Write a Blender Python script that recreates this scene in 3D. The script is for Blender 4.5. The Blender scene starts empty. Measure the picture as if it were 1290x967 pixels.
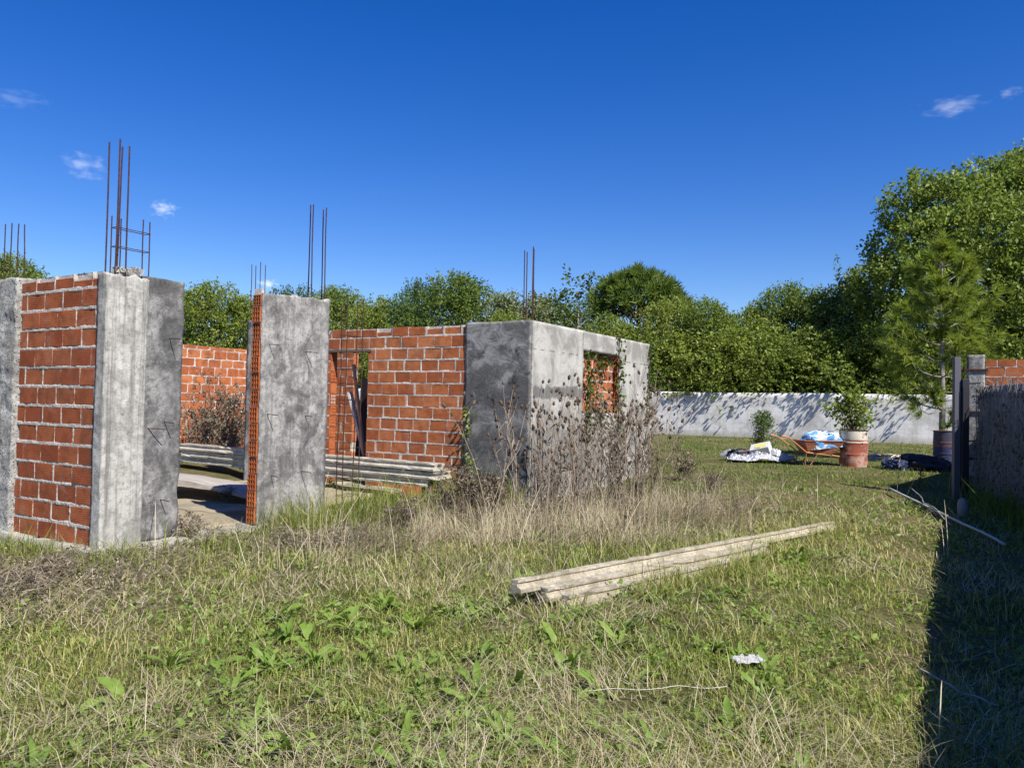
import bpy, bmesh, math, random
import numpy as np
from mathutils import Vector, Matrix, Euler, noise as mn

R = math.radians
random.seed(7)
rng = np.random.default_rng(11)
SC = bpy.context.scene
COL = SC.collection

# ------------------------------------------------------------------ camera
F = 985.0                      # focal length in pixels of the 1290 px wide photograph
PITCH, ROLL, CAMH = R(1.45), 0.0204, 1.6
cam_d = bpy.data.cameras.new("camera")
cam = bpy.data.objects.new("camera", cam_d)
COL.objects.link(cam)
cam_d.sensor_width = 36.0
cam_d.lens = F / 1290.0 * 36.0
cam_d.clip_start = 0.05
cam_d.clip_end = 4000.0
CM = Matrix.Rotation(math.pi / 2 + PITCH, 3, 'X') @ Matrix.Rotation(ROLL, 3, 'Z')
cam.rotation_euler = CM.to_euler()
cam.location = (0, 0, CAMH)
SC.camera = cam

# ------------------------------------------------------------------ sky, sun, exposure
LIGHT = Vector((-0.521, 0.686, -0.98)).normalized()      # the way the sunlight travels
SUN_EL = math.asin(-LIGHT.z)
SUN_AZ = math.atan2(-LIGHT.x, -LIGHT.y)
world = bpy.data.worlds.new("World")
SC.world = world
world.use_nodes = True
wt = world.node_tree
wt.nodes.clear()
def wnode(t, **k):
    n = wt.nodes.new(t)
    for a, b in k.items(): setattr(n, a, b)
    return n
sky = wnode('ShaderNodeTexSky', sky_type='NISHITA', sun_disc=False, sun_elevation=SUN_EL, sun_rotation=SUN_AZ)
sky.altitude = 300.0
sky.air_density = 1.0
sky.dust_density = 0.25
sky.ozone_density = 3.2
hs = wnode('ShaderNodeHueSaturation')
hs.inputs['Hue'].default_value = 0.520
hs.inputs['Saturation'].default_value = 1.41
hs.inputs['Value'].default_value = 1.0
bg = wnode('ShaderNodeBackground')
bg.inputs['Strength'].default_value = 0.09
wo = wnode('ShaderNodeOutputWorld')
wt.links.new(sky.outputs[0], hs.inputs['Color'])
SKY_COL = hs.outputs[0]
sun_d = bpy.data.lights.new("sun", 'SUN')
sun_d.energy = 4.9
sun_d.angle = R(0.5)
sun_d.color = (1.0, 0.955, 0.88)
sun = bpy.data.objects.new("sun", sun_d)
COL.objects.link(sun)
sun.rotation_euler = LIGHT.to_track_quat('-Z', 'Y').to_euler()
sun.location = (10, -12, 20)
SC.view_settings.view_transform = 'Standard'
SC.view_settings.look = 'None'
SC.view_settings.gamma = 1.0
SC.view_settings.exposure = 0.72
SC.view_settings.use_curve_mapping = False
SC.cycles.max_bounces = 6
SC.cycles.transparent_max_bounces = 6

# ------------------------------------------------------------------ where things stand
def ground_h(x, y):
    t = np.clip((np.asarray(y, float) - 9.0) / 9.0, 0, 1)
    return 0.27 * t * t * (3 - 2 * t)
def ray(px, py):
    return CM @ Vector(((px - 645.0) / F, -(py - 483.5) / F, -1.0))
def W(px, py, d):                    # the point at depth d on the line of sight
    r = ray(px, py)
    return Vector((0, 0, CAMH)) + r * (d / r.y)
def G(px, py):                       # where that line meets the ground
    r = ray(px, py)
    z = 0.0
    for _ in range(8):
        s = (z - CAMH) / r.z
        z = float(ground_h(r.x * s, r.y * s))
    return Vector((r.x * s, r.y * s, z))

# clouds: a few small wisps, part of the sky itself
tc = wnode('ShaderNodeTexCoord')
def cloud(px, py, sx, sy, strength, seed, prev):
    strength *= .8
    d = ray(px, py).normalized()
    rt = Vector((d.y, -d.x, 0)).normalized()
    up = rt.cross(d)
    def dot(v, w):
        n = wnode('ShaderNodeVectorMath', operation='DOT_PRODUCT')
        wt.links.new(tc.outputs['Generated'], n.inputs[0]); n.inputs[1].default_value = v
        m = wnode('ShaderNodeMath', operation='DIVIDE')
        wt.links.new(n.outputs['Value'], m.inputs[0]); m.inputs[1].default_value = w
        return m.outputs[0]
    cx = wnode('ShaderNodeCombineXYZ')
    wt.links.new(dot(rt, sx / F), cx.inputs[0]); wt.links.new(dot(up, sy / F), cx.inputs[1])
    nz = wnode('ShaderNodeTexNoise'); nz.inputs['Scale'].default_value = 1.7; nz.inputs['Detail'].default_value = 2.2
    ad = wnode('ShaderNodeVectorMath', operation='ADD'); ad.inputs[1].default_value = (seed, seed * 1.7, 0)
    wt.links.new(cx.outputs[0], ad.inputs[0]); wt.links.new(ad.outputs[0], nz.inputs['Vector'])
    ln = wnode('ShaderNodeVectorMath', operation='LENGTH'); wt.links.new(cx.outputs[0], ln.inputs[0])
    m1 = wnode('ShaderNodeMath', operation='MULTIPLY_ADD')      # noise*1.6 - length
    wt.links.new(nz.outputs[0], m1.inputs[0]); m1.inputs[1].default_value = 2.2
    ng = wnode('ShaderNodeMath', operation='MULTIPLY'); wt.links.new(ln.outputs['Value'], ng.inputs[0]); ng.inputs[1].default_value = -1.0
    wt.links.new(ng.outputs[0], m1.inputs[2])
    mr = wnode('ShaderNodeMapRange'); mr.interpolation_type = 'SMOOTHSTEP'
    wt.links.new(m1.outputs[0], mr.inputs[0]); mr.inputs[1].default_value = 0.05; mr.inputs[2].default_value = 1.6
    mr.inputs[3].default_value = 0; mr.inputs[4].default_value = strength
    fr = wnode('ShaderNodeVectorMath', operation='DOT_PRODUCT')
    wt.links.new(tc.outputs['Generated'], fr.inputs[0]); fr.inputs[1].default_value = d
    gt = wnode('ShaderNodeMath', operation='GREATER_THAN'); wt.links.new(fr.outputs['Value'], gt.inputs[0]); gt.inputs[1].default_value = 0.2
    mm = wnode('ShaderNodeMath', operation='MULTIPLY'); wt.links.new(mr.outputs[0], mm.inputs[0]); wt.links.new(gt.outputs[0], mm.inputs[1])
    mx = wnode('ShaderNodeMixRGB'); wt.links.new(mm.outputs[0], mx.inputs[0]); wt.links.new(prev, mx.inputs[1])
    mx.inputs[2].default_value = (7.5, 8.0, 8.8, 1)
    return mx.outputs[0]
for c in ((205, 263, 15, 10, .75, 3.1), (105, 209, 22, 14, .42, 8.3), (1198, 135, 30, 11, .34, 5.6), (1272, 117, 12, 6, .25, 1.2),
          (20, 124, 28, 10, .16, 9.4), (337, 358, 13, 8, .95, 6.6)):
    SKY_COL = cloud(*c, SKY_COL)
wt.links.new(SKY_COL, bg.inputs['Color'])
wt.links.new(bg.outputs[0], wo.inputs[0])

# ------------------------------------------------------------------ object helpers
def tag(o, label=None, cat=None, group=None, kind=None):
    if label: o['label'] = label
    if cat: o['category'] = cat
    if group: o['group'] = group
    if kind: o['kind'] = kind
    return o
def empty(name, loc=(0, 0, 0), rz=0.0, parent=None, **k):
    o = bpy.data.objects.new(name, None)
    COL.objects.link(o)
    o.location = loc; o.rotation_euler = (0, 0, rz); o.empty_display_size = .2
    if parent: o.parent = parent
    return tag(o, **k)
def link(name, me, parent=None, loc=(0, 0, 0), rot=(0, 0, 0), **k):
    o = bpy.data.objects.new(name, me)
    COL.objects.link(o)
    o.location = loc; o.rotation_euler = rot
    if parent: o.parent = parent
    return tag(o, **k)
def copy_tree(o, parent=None):
    c = o.copy(); COL.objects.link(c)
    if parent: c.parent = parent
    for ch in list(o.children): copy_tree(ch, c)
    return c
def np_mesh(name, V, Fc, mats, attr=None, midx=None, smooth=False):
    me = bpy.data.meshes.new(name)
    V = np.asarray(V, np.float32); Fc = np.asarray(Fc, np.int32)
    n, k = Fc.shape
    me.vertices.add(len(V)); me.vertices.foreach_set('co', V.ravel())
    me.loops.add(n * k); me.loops.foreach_set('vertex_index', Fc.ravel())
    me.polygons.add(n); me.polygons.foreach_set('loop_start', np.arange(n, dtype=np.int32) * k)
    if midx is not None: me.polygons.foreach_set('material_index', np.asarray(midx, np.int32))
    if smooth: me.polygons.foreach_set('use_smooth', np.ones(n, bool))
    for m in (mats if isinstance(mats, (list, tuple)) else [mats]): me.materials.append(m)
    if attr is not None:
        a = me.attributes.new('rnd', 'FLOAT', 'POINT'); a.data.foreach_set('value', np.asarray(attr, np.float32))
    me.update(calc_edges=True); me.validate()
    return me
class MB:
    def __init__(s): s.v = []; s.f = []; s.m = []
    def add(s, vs, fs, m=0):
        b = len(s.v); s.v += [tuple(v) for v in vs]
        for f in fs: s.f.append(tuple(i + b for i in f)); s.m.append(m)
    def box(s, lo, hi, m=0, M=None, jit=0.0, ch=0.0):
        x0, y0, z0 = lo; x1, y1, z1 = hi
        if ch > 0:       # chamfered along every edge
            bm = bmesh.new(); bmesh.ops.create_cube(bm, size=1)
            for v in bm.verts: v.co = Vector(((x0 + x1) / 2 + v.co.x * (x1 - x0), (y0 + y1) / 2 + v.co.y * (y1 - y0), (z0 + z1) / 2 + v.co.z * (z1 - z0)))
            bmesh.ops.bevel(bm, geom=list(bm.edges), offset=ch, segments=1, affect='EDGES')
            bm.verts.index_update()
            vs = [v.co.copy() for v in bm.verts]; fs = [[v.index for v in f.verts] for f in bm.faces]; bm.free()
        else:
            vs = [Vector(p) for p in ((x0,y0,z0),(x1,y0,z0),(x1,y1,z0),(x0,y1,z0),(x0,y0,z1),(x1,y0,z1),(x1,y1,z1),(x0,y1,z1))]
            fs = [(0,3,2,1),(4,5,6,7),(0,1,5,4),(1,2,6,5),(2,3,7,6),(3,0,4,7)]
        if jit: vs = [v + Vector((random.uniform(-jit, jit), random.uniform(-jit, jit), random.uniform(-jit, jit))) for v in vs]
        if M is not None: vs = [M @ v for v in vs]
        s.add(vs, fs, m)
    def tube(s, pts, r, sides=6, m=0, cap=True):
        pts = [Vector(p) for p in pts]
        if not isinstance(r, (list, tuple)): r = [r] * len(pts)
        rings = []; up = Vector((0.31, 0.17, 0.93))
        for i, p in enumerate(pts):
            t = (pts[min(i + 1, len(pts) - 1)] - pts[max(i - 1, 0)])
            t = t.normalized() if t.length > 1e-9 else Vector((0, 0, 1))
            a = t.cross(up)
            if a.length < 0.15: a = t.cross(Vector((1, 0, 0)))
            a.normalize(); b = t.cross(a)
            rings.append([p + (a * math.cos(2 * math.pi * j / sides) + b * math.sin(2 * math.pi * j / sides)) * r[i] for j in range(sides)])
        vs = [v for q in rings for v in q]; fs = []
        for i in range(len(pts) - 1):
            for j in range(sides):
                k = (j + 1) % sides
                fs.append((i * sides + j, i * sides + k, (i + 1) * sides + k, (i + 1) * sides + j))
        if cap:
            fs.append(tuple(range(sides - 1, -1, -1))); fs.append(tuple(range((len(pts) - 1) * sides, len(pts) * sides)))
        s.add(vs, fs, m)
    def lathe(s, prof, sides=32, m=0, M=None, fn=None):
        vs = []; fs = []
        for (r, z) in prof:
            for j in range(sides):
                a = 2 * math.pi * j / sides
                v = Vector((r * math.cos(a), r * math.sin(a), z))
                if fn: v = fn(v)
                vs.append(M @ v if M is not None else v)
        for i in range(len(prof) - 1):
            for j in range(sides):
                k = (j + 1) % sides
                fs.append((i * sides + j, i * sides + k, (i + 1) * sides + k, (i + 1) * sides + j))
        s.add(vs, fs, m)
    def mesh(s, name, mats, smooth=False):
        me = bpy.data.meshes.new(name); me.from_pydata(s.v, [], s.f)
        for m in (mats if isinstance(mats, (list, tuple)) else [mats]): me.materials.append(m)
        me.polygons.foreach_set('material_index', s.m)
        if smooth: me.polygons.foreach_set('use_smooth', [True] * len(s.f))
        me.update(); return me
    def build(s, name, mats, parent=None, smooth=False, loc=(0, 0, 0), rot=(0, 0, 0), **k):
        return link(name, s.mesh(name, mats, smooth), parent, loc, rot, **k)
def rough_box(lo, hi, res=.05, amp=.008, seed=0.0, fn=None, freq=4.0):
    """a box skinned with a fine grid whose surface is uneven (cast concrete, hand-laid plaster)"""
    lo = Vector(lo); hi = Vector(hi); S = hi - lo
    n = [max(1, int(math.ceil(S[i] / res))) for i in range(3)]
    key = {}; vs = []; fs = []
    def vid(i, j, k):
        q = (i, j, k)
        if q not in key:
            p = Vector((lo.x + S.x * i / n[0], lo.y + S.y * j / n[1], lo.z + S.z * k / n[2]))
            d = mn.noise_vector(p * freq + Vector((seed, seed * .7, 0))) * amp + mn.noise_vector(p * freq * 4.3 + Vector((seed, 3, 0))) * amp * .45
            p = p + d
            if fn: p = fn(p)
            key[q] = len(vs); vs.append(p)
        return key[q]
    for ax in range(3):
        a, b = [t for t in range(3) if t != ax]
        for side in (0, n[ax]):
            for i in range(n[a]):
                for j in range(n[b]):
                    q = []
                    for (di, dj) in ((0, 0), (1, 0), (1, 1), (0, 1)):
                        t = [0, 0, 0]; t[ax] = side; t[a] = i + di; t[b] = j + dj; q.append(vid(*t))
                    flip = (side == 0) != (ax == 1)
                    fs.append(tuple(reversed(q)) if flip else tuple(q))
    return vs, fs

# ------------------------------------------------------------------ materials
def mat(name):
    m = bpy.data.materials.new(name); m.use_nodes = True
    nt = m.node_tree; nt.nodes.clear()
    return m, nt
class NT:
    def __init__(s, name):
        s.m, s.t = mat(name)
        s.out = s.n('ShaderNodeOutputMaterial')
    def n(s, t, **k):
        x = s.t.nodes.new(t)
        for a, b in k.items():
            if a in x.inputs and not hasattr(x, a): x.inputs[a].default_value = b
            else: setattr(x, a, b)
        return x
    def l(s, a, b): s.t.links.new(a, b)
    def coord(s, out='Object'):
        if not hasattr(s, 'tc'): s.tc = s.n('ShaderNodeTexCoord')
        return s.tc.outputs[out]
    def mapping(s, scale=(1, 1, 1), src=None, loc=(0, 0, 0)):
        x = s.n('ShaderNodeMapping'); x.inputs['Scale'].default_value = scale; x.inputs['Location'].default_value = loc
        s.l(src or s.coord(), x.inputs[0]); return x.outputs[0]
    def noise(s, scale, detail=4, rough=.55, vec=None, dist=0.0):
        x = s.n('ShaderNodeTexNoise'); x.inputs['Scale'].default_value = scale; x.inputs['Detail'].default_value = detail
        x.inputs['Roughness'].default_value = rough; x.inputs['Distortion'].default_value = dist
        s.l(vec or s.coord(), x.inputs['Vector']); return x.outputs[0]
    def step(s, v, a, b, lo=0.0, hi=1.0):
        x = s.n('ShaderNodeMapRange'); x.interpolation_type = 'SMOOTHSTEP'
        s.l(v, x.inputs[0])
        for i, q in enumerate((a, b, lo, hi)): x.inputs[i + 1].default_value = q
        return x.outputs[0]
    def math(s, op, a, b=None):
        x = s.n('ShaderNodeMath', operation=op)
        for i, q in enumerate((a, b)):
            if q is None: continue
            if isinstance(q, (int, float)): x.inputs[i].default_value = q
            else: s.l(q, x.inputs[i])
        return x.outputs[0]
    def mix(s, f, a, b, mode='MIX'):
        x = s.n('ShaderNodeMixRGB', blend_type=mode)
        for i, q in enumerate((f, a, b)):
            if isinstance(q, (int, float)): x.inputs[i].default_value = q
            elif isinstance(q, (tuple, list)): x.inputs[i].default_value = (*q[:3], 1)
            else: s.l(q, x.inputs[i])
        return x.outputs[0]
    def ramp(s, v, stops):
        x = s.n('ShaderNodeValToRGB'); r = x.color_ramp
        while len(r.elements) < len(stops): r.elements.new(.5)
        for e, (p, c) in zip(r.elements, stops): e.position = p; e.color = (*c, 1)
        s.l(v, x.inputs[0]); return x.outputs[0]
    def bump(s, h, strength=.4, dist=.01, prev=None):
        x = s.n('ShaderNodeBump'); x.inputs['Strength'].default_value = strength; x.inputs['Distance'].default_value = dist
        s.l(h, x.inputs['Height'])
        if prev: s.l(prev, x.inputs['Normal'])
        return x.outputs[0]
    def sep(s, src=None):
        x = s.n('ShaderNodeSeparateXYZ'); s.l(src or s.coord(), x.inputs[0]); return x.outputs
    def done(s, col, rough=.85, normal=None, metal=0.0, spec=.3):
        b = s.n('ShaderNodeBsdfPrincipled')
        if isinstance(col, (tuple, list)): b.inputs['Base Color'].default_value = (*col[:3], 1)
        else: s.l(col, b.inputs['Base Color'])
        if isinstance(rough, (int, float)): b.inputs['Roughness'].default_value = rough
        else: s.l(rough, b.inputs['Roughness'])
        b.inputs['Metallic'].default_value = metal
        b.inputs['Specular IOR Level'].default_value = spec
        if normal: s.l(normal, b.inputs['Normal'])
        s.l(b.outputs[0], s.out.inputs[0]); return s.m

def leaf_mat(name, stops, trans=.28, rough=.5):
    t = NT(name)
    at = t.n('ShaderNodeAttribute', attribute_name='rnd')
    oi = t.n('ShaderNodeObjectInfo')
    v = t.math('ADD', at.outputs['Fac'], t.math('MULTIPLY', t.math('SUBTRACT', oi.outputs['Random'], .5), .22))
    c = t.ramp(v, stops)
    b = t.n('ShaderNodeBsdfPrincipled'); t.l(c, b.inputs['Base Color']); b.inputs['Roughness'].default_value = rough
    b.inputs['Specular IOR Level'].default_value = .2
    tr = t.n('ShaderNodeBsdfTranslucent'); t.l(t.mix(1.0, c, (1.0, 1.0, .55), 'MULTIPLY'), tr.inputs['Color'])
    ms = t.n('ShaderNodeMixShader'); ms.inputs[0].default_value = trans
    t.l(b.outputs[0], ms.inputs[1]); t.l(tr.outputs[0], ms.inputs[2]); t.l(ms.outputs[0], t.out.inputs[0])
    return t.m

def concrete_mat(name, light=(.42, .40, .365), dark=(.2, .19, .175), tar=None, scale=1.0, streak=.0, board=0.0, bump=.5, pits=0.0):
    t = NT(name)
    big = t.noise(2.6 * scale, 9, .76, dist=.35)
    fine = t.noise(19 * scale, 6, .68)
    c = t.mix(t.step(big, .42, .60), light, dark)
    c = t.mix(t.step(fine, .45, .68, 0, .6), c, tuple(q * .6 for q in dark))
    spk = t.noise(11 * scale, 8, .8, t.mapping((1, 1, .7), loc=(9, 4, 2)), dist=.6)
    c = t.mix(t.step(spk, .58, .66, 0, .7), c, tuple(q * .38 for q in dark))
    c = t.mix(t.step(t.noise(5.5 * scale, 4, .6, t.mapping(loc=(7, 3, 1))), .55, .72, 0, .55), c, tuple(min(.6, q * 1.28) for q in light))
    if streak:       # rain streaks run down the face
        sv = t.noise(1.0, 7, .7, t.mapping((17, 17, .45)))
        c = t.mix(t.step(sv, .47, .66, 0, streak), c, tuple(q * .55 for q in dark))
    if tar:          # patches of brushed-on bitumen
        tv = t.noise(tar[0], 6, .62, t.mapping((1, 1, .8), loc=(tar[3], 2, tar[3])), dist=1.1)
        br = t.noise(7, 6, .75, t.mapping((1, 1, 1), loc=(2, 9, tar[3])), dist=1.3)
        m = t.step(t.math('ADD', tv, t.math('MULTIPLY', br, .35)), tar[1], tar[1] + .26, 0, tar[2])
        c = t.mix(m, c, t.mix(t.step(br, .3, .72), (.03, .029, .03), (.12, .116, .113)))
    h = t.math('ADD', t.math('MULTIPLY', fine, .8), t.noise(70 * scale, 3, .6))
    if board:
        w = t.n('ShaderNodeTexWave', wave_type='BANDS', bands_direction='Y'); w.inputs['Scale'].default_value = board
        w.inputs['Distortion'].default_value = 1.2; w.inputs['Detail'].default_value = 3; t.l(t.mapping((1, 1, .12)), w.inputs[0])
        h = t.math('ADD', h, t.math('MULTIPLY', w.outputs[1], .7))
        c = t.mix(t.step(w.outputs[1], .1, .8, .3, 0), c, tuple(q * .75 for q in dark))
    if pits:
        vo = t.n('ShaderNodeTexVoronoi'); vo.inputs['Scale'].default_value = 34; t.l(t.coord(), vo.inputs['Vector'])
        pt = t.step(vo.outputs['Distance'], .05, .32 * pits)
        c = t.mix(pt, tuple(q * .4 for q in dark), c)
        h = t.math('ADD', h, t.math('MULTIPLY', pt, 1.2))
    return t.done(c, .93, t.bump(h, bump, .012), spec=.15)

def brick_mat(name, cols, scale=1.0, smear=.5, groove=True):
    t = NT(name)
    g = t.n('ShaderNodeNewGeometry')
    c = t.ramp(g.outputs['Random Per Island'], [(i / (len(cols) - 1), q) for i, q in enumerate(cols)])
    n1 = t.noise(6, 5, .65)
    c = t.mix(t.step(n1, .40, .66, 0, .6), c, tuple(q * .62 for q in cols[0]))
    c = t.mix(t.step(t.noise(1.3, 7, .7, t.mapping(loc=(1, 6, 2))), .52, .66, 0, .55), c, (.13, .06, .035))
    c = t.mix(t.step(t.noise(3.4, 6, .7, t.mapping(loc=(4, 1, 8)), dist=.7), .62 - smear * .16, .8, 0, .7 * smear), c, (.46, .38, .31))
    z = t.sep()[2]
    sv = t.math('FRACT', t.math('MULTIPLY', z, 1 / .0205))
    gr = t.math('ABSOLUTE', t.math('SUBTRACT', sv, .5))
    fine = t.noise(50, 4, .6)
    h = t.math('ADD', t.math('MULTIPLY', t.step(gr, .3, .5, 0, 1), 1.0 if groove else 0.0), t.math('MULTIPLY', fine, .5))
    if groove: c = t.mix(t.step(gr, .36, .5, 0, .4), c, tuple(q * .5 for q in cols[0]))
    return t.done(c, .9, t.bump(h, .55, .006), spec=.2)

M = {}
M['brick'] = brick_mat('brick', [(.26, .066, .026), (.34, .094, .036), (.40, .125, .05), (.30, .078, .030)])
M['brick_far'] = brick_mat('brick_far', [(.36, .10, .036), (.46, .145, .052), (.53, .19, .075), (.40, .115, .042)], smear=.45)
M['brick_end'] = brick_mat('brick_end', [(.36, .095, .032), (.45, .14, .05)], groove=False, smear=.2)
M['hole'] = NT('clay_hole').done((.07, .02, .01), .95)
M['mortar'] = concrete_mat('mortar', (.62, .57, .50), (.44, .40, .35), scale=2.0, bump=.8)
M['concrete'] = concrete_mat('concrete', (.47, .45, .405), (.29, .277, .25), streak=.8, bump=.45, pits=.25)
M['rough_concrete'] = concrete_mat('rough_concrete', (.47, .46, .43), (.27, .26, .24), scale=1.6, bump=1.0, pits=1.0)
M['plaster'] = concrete_mat('plaster', (.42, .40, .37), (.19, .182, .17), tar=(2.4, .615, .88, 1.3), scale=1.2, bump=.8, streak=.5)
M['tar_panel'] = concrete_mat('tar_panel', (.33, .32, .30), (.12, .116, .111), tar=(1.9, .56, .92, 4.0), scale=1.1, bump=.7)
M['foundation'] = concrete_mat('foundation', (.46, .43, .37), (.27, .25, .21), scale=1.4, bump=.8)
M['joist'] = concrete_mat('joist_concrete', (.56, .51, .41), (.36, .325, .26), scale=2.5, streak=.15, bump=.4)
M['joist_cream'] = concrete_mat('joist_cream', (.47, .42, .325), (.30, .265, .20), scale=2.2, bump=.6)
def boundary_mat():
    t = NT('whitewashed_blocks'); s = t.sep()
    n = t.noise(.9, 8, .72, dist=.3); f = t.noise(9, 7, .75); sv = t.noise(1.0, 7, .7, t.mapping((3.2, 3.2, .25)))
    c = t.mix(t.step(n, .42, .60), (.68, .665, .64), (.48, .465, .44))
    c = t.mix(t.step(sv, .48, .66, 0, .5), c, (.36, .345, .32)); c = t.mix(t.step(f, .54, .68, 0, .45), c, (.33, .31, .28))
    br = t.n('ShaderNodeTexBrick'); br.inputs['Scale'].default_value = 1.0; br.inputs['Mortar Size'].default_value = .008; br.inputs['Brick Width'].default_value = .4; br.inputs['Row Height'].default_value = .2
    cx = t.n('ShaderNodeCombineXYZ'); t.l(s[0], cx.inputs[0]); t.l(s[2], cx.inputs[1]); t.l(cx.outputs[0], br.inputs['Vector'])
    c = t.mix(t.math('MULTIPLY', br.outputs['Fac'], t.step(n, .35, .6, .15, .55)), c, (.37, .355, .33))
    foot = t.step(t.math('ADD', s[2], t.math('MULTIPLY', f, .35)), .2, .55, .6, 0)
    c = t.mix(foot, c, (.30, .275, .21))
    return t.done(c, .93, t.bump(t.math('ADD', f, t.math('MULTIPLY', br.outputs['Fac'], -1.0)), .5, .012), spec=.15)
M['boundary'] = boundary_mat()
def rust():
    t = NT('rusty_steel'); n = t.noise(30, 4, .6)
    return t.done(t.ramp(n, [(.3, (.035, .017, .014)), (.55, (.075, .032, .022)), (.8, (.14, .06, .03))]), .75, metal=.25)
M['rust'] = rust()
M['dark_steel'] = NT('dark_steel').done((.035, .035, .04), .55, metal=.4)
def tarwall():
    """front panel of the far room: bitumen brushed over grey plaster, thickest in a band across the middle"""
    t = NT('bitumen_plaster')
    z = t.sep()[2]
    n = t.noise(1.6, 6, .65, dist=.8); br = t.noise(3.2, 8, .72, t.mapping((1, 1, 1.3), loc=(3, 1, 5)), dist=.9)
    c = t.mix(t.step(br, .40, .60), (.31, .30, .285), (.12, .115, .11))
    zz = t.math('ADD', z, t.math('MULTIPLY', t.math('SUBTRACT', n, .5), 1.3))
    band = t.math('MULTIPLY', t.step(zz, 1.25, 1.5), t.step(zz, 1.9, 2.15, 1, 0))
    c = t.mix(t.math('MULTIPLY', band, t.step(br, .34, .60, 1.0, .3)), c, (.022, .021, .022))
    low = t.step(zz, .9, 1.5, .68, 0)
    c = t.mix(t.math('MULTIPLY', low, t.step(br, .3, .7, 1, .45)), c, (.05, .049, .048))
    c = t.mix(t.step(t.noise(3, 8, .75, t.mapping(loc=(8, 8, 8))), .56, .66, 0, .75), c, (.02, .02, .021))
    c = t.mix(t.step(t.noise(9, 8, .8, t.mapping((1, 1, .6), loc=(1, 8, 3)), dist=.5), .55, .66, 0, .6), c, (.25, .24, .225))
    h = t.math('ADD', br, t.math('MULTIPLY', t.noise(40, 4, .6), .5))
    return t.done(c, .85, t.bump(h, .7, .014), spec=.25)
M['bitumen'] = tarwall()
def sidewall():
    """pale cement wall: block joints show through, with a dark band and a darker foot where cement was left off"""
    t = NT('pale_plaster')
    s = t.sep(); x, z = s[0], s[2]
    n = t.noise(2.0, 6, .65, dist=.5); fine = t.noise(16, 6, .7)
    c = t.mix(t.step(n, .40, .62), (.44, .42, .38), (.25, .24, .215))
    c = t.mix(t.step(fine, .5, .75, 0, .45), c, (.22, .21, .19))
    sv = t.noise(1.0, 5, .65, t.mapping((9, 9, .5)))
    c = t.mix(t.step(sv, .5, .75, 0, .4), c, (.24, .23, .21))
    wob = t.math('MULTIPLY', t.math('SUBTRACT', t.noise(3.5, 5, .7, t.mapping((1, 1, .6), loc=(2, 5, 0))), .5), .35)
    za = t.math('ADD', z, wob)
    band = t.math('MULTIPLY', t.math('MULTIPLY', t.step(za, 1.68, 1.71), t.step(za, 1.86, 1.90, 1, 0)), t.step(x, 1.72, 1.9, 1, 0))
    c = t.mix(t.math('MULTIPLY', band, .8), c, (.11, .106, .10))
    foot = t.math('MULTIPLY', t.step(za, 1.2, 1.26, 1, 0), t.step(t.math('ADD', x, wob), 1.5, 2.4, 1, .35))
    c = t.mix(t.math('MULTIPLY', foot, .72), c, t.mix(t.step(fine, .35, .65), (.22, .215, .205), (.11, .108, .104)))
    cr = t.math('MULTIPLY', t.step(t.math('ABSOLUTE', t.math('SUBTRACT', z, 2.44)), .004, .012, 1, 0), t.step(t.noise(4, 2, .5), .47, .5))
    c = t.mix(t.math('MULTIPLY', cr, .8), c, (.1, .09, .08))
    return t.done(c, .92, t.bump(t.math('ADD', n, fine), .5, .014), spec=.15)
M['sidewall'] = sidewall()
def wood(name, a, b, scale=1.0):
    t = NT(name)
    n = t.noise(1, 6, .65, t.mapping((1.6 * scale, 22 * scale, 22 * scale)), dist=.6)
    return t.done(t.mix(t.step(n, .3, .72), a, b), .85, t.bump(n, .4, .006), spec=.2)
M['grey_wood'] = wood('weathered_wood', (.42, .38, .33), (.24, .21, .18))
M['pink_wood'] = wood('raw_timber', (.46, .29, .19), (.33, .19, .12))
M['white_wood'] = wood('white_painted_wood', (.62, .6, .57), (.45, .43, .4))
M['bark'] = wood('bark', (.14, .11, .085), (.07, .055, .042), .4)
M['pale_bark'] = wood('pale_bark', (.3, .27, .23), (.18, .155, .13), .4)
def sand():
    t = NT('sandy_floor')
    n = t.noise(3, 6, .6); f = t.noise(45, 5, .7)
    c = t.mix(t.step(n, .35, .65), (.36, .305, .20), (.25, .215, .145))
    return t.done(t.mix(t.step(f, .5, .75, 0, .6), c, (.17, .14, .09)), .95, t.bump(f, .8, .02))
M['sand'] = sand()
def soil():
    t = NT('meadow_soil')
    n = t.noise(.55, 6, .6); f = t.noise(28, 6, .75); g = t.noise(4.5, 5, .65, t.mapping(loc=(3, 3, 0)))
    c = t.mix(t.step(n, .36, .64), (.105, .115, .035), (.23, .19, .095))
    c = t.mix(t.step(g, .45, .68, 0, .75), c, (.16, .135, .07))
    c = t.mix(t.step(f, .42, .72, 0, .8), c, (.05, .043, .022))
    return t.done(c, 1.0, t.bump(f, 1.0, .05), spec=.05)
M['soil'] = soil()
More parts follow.
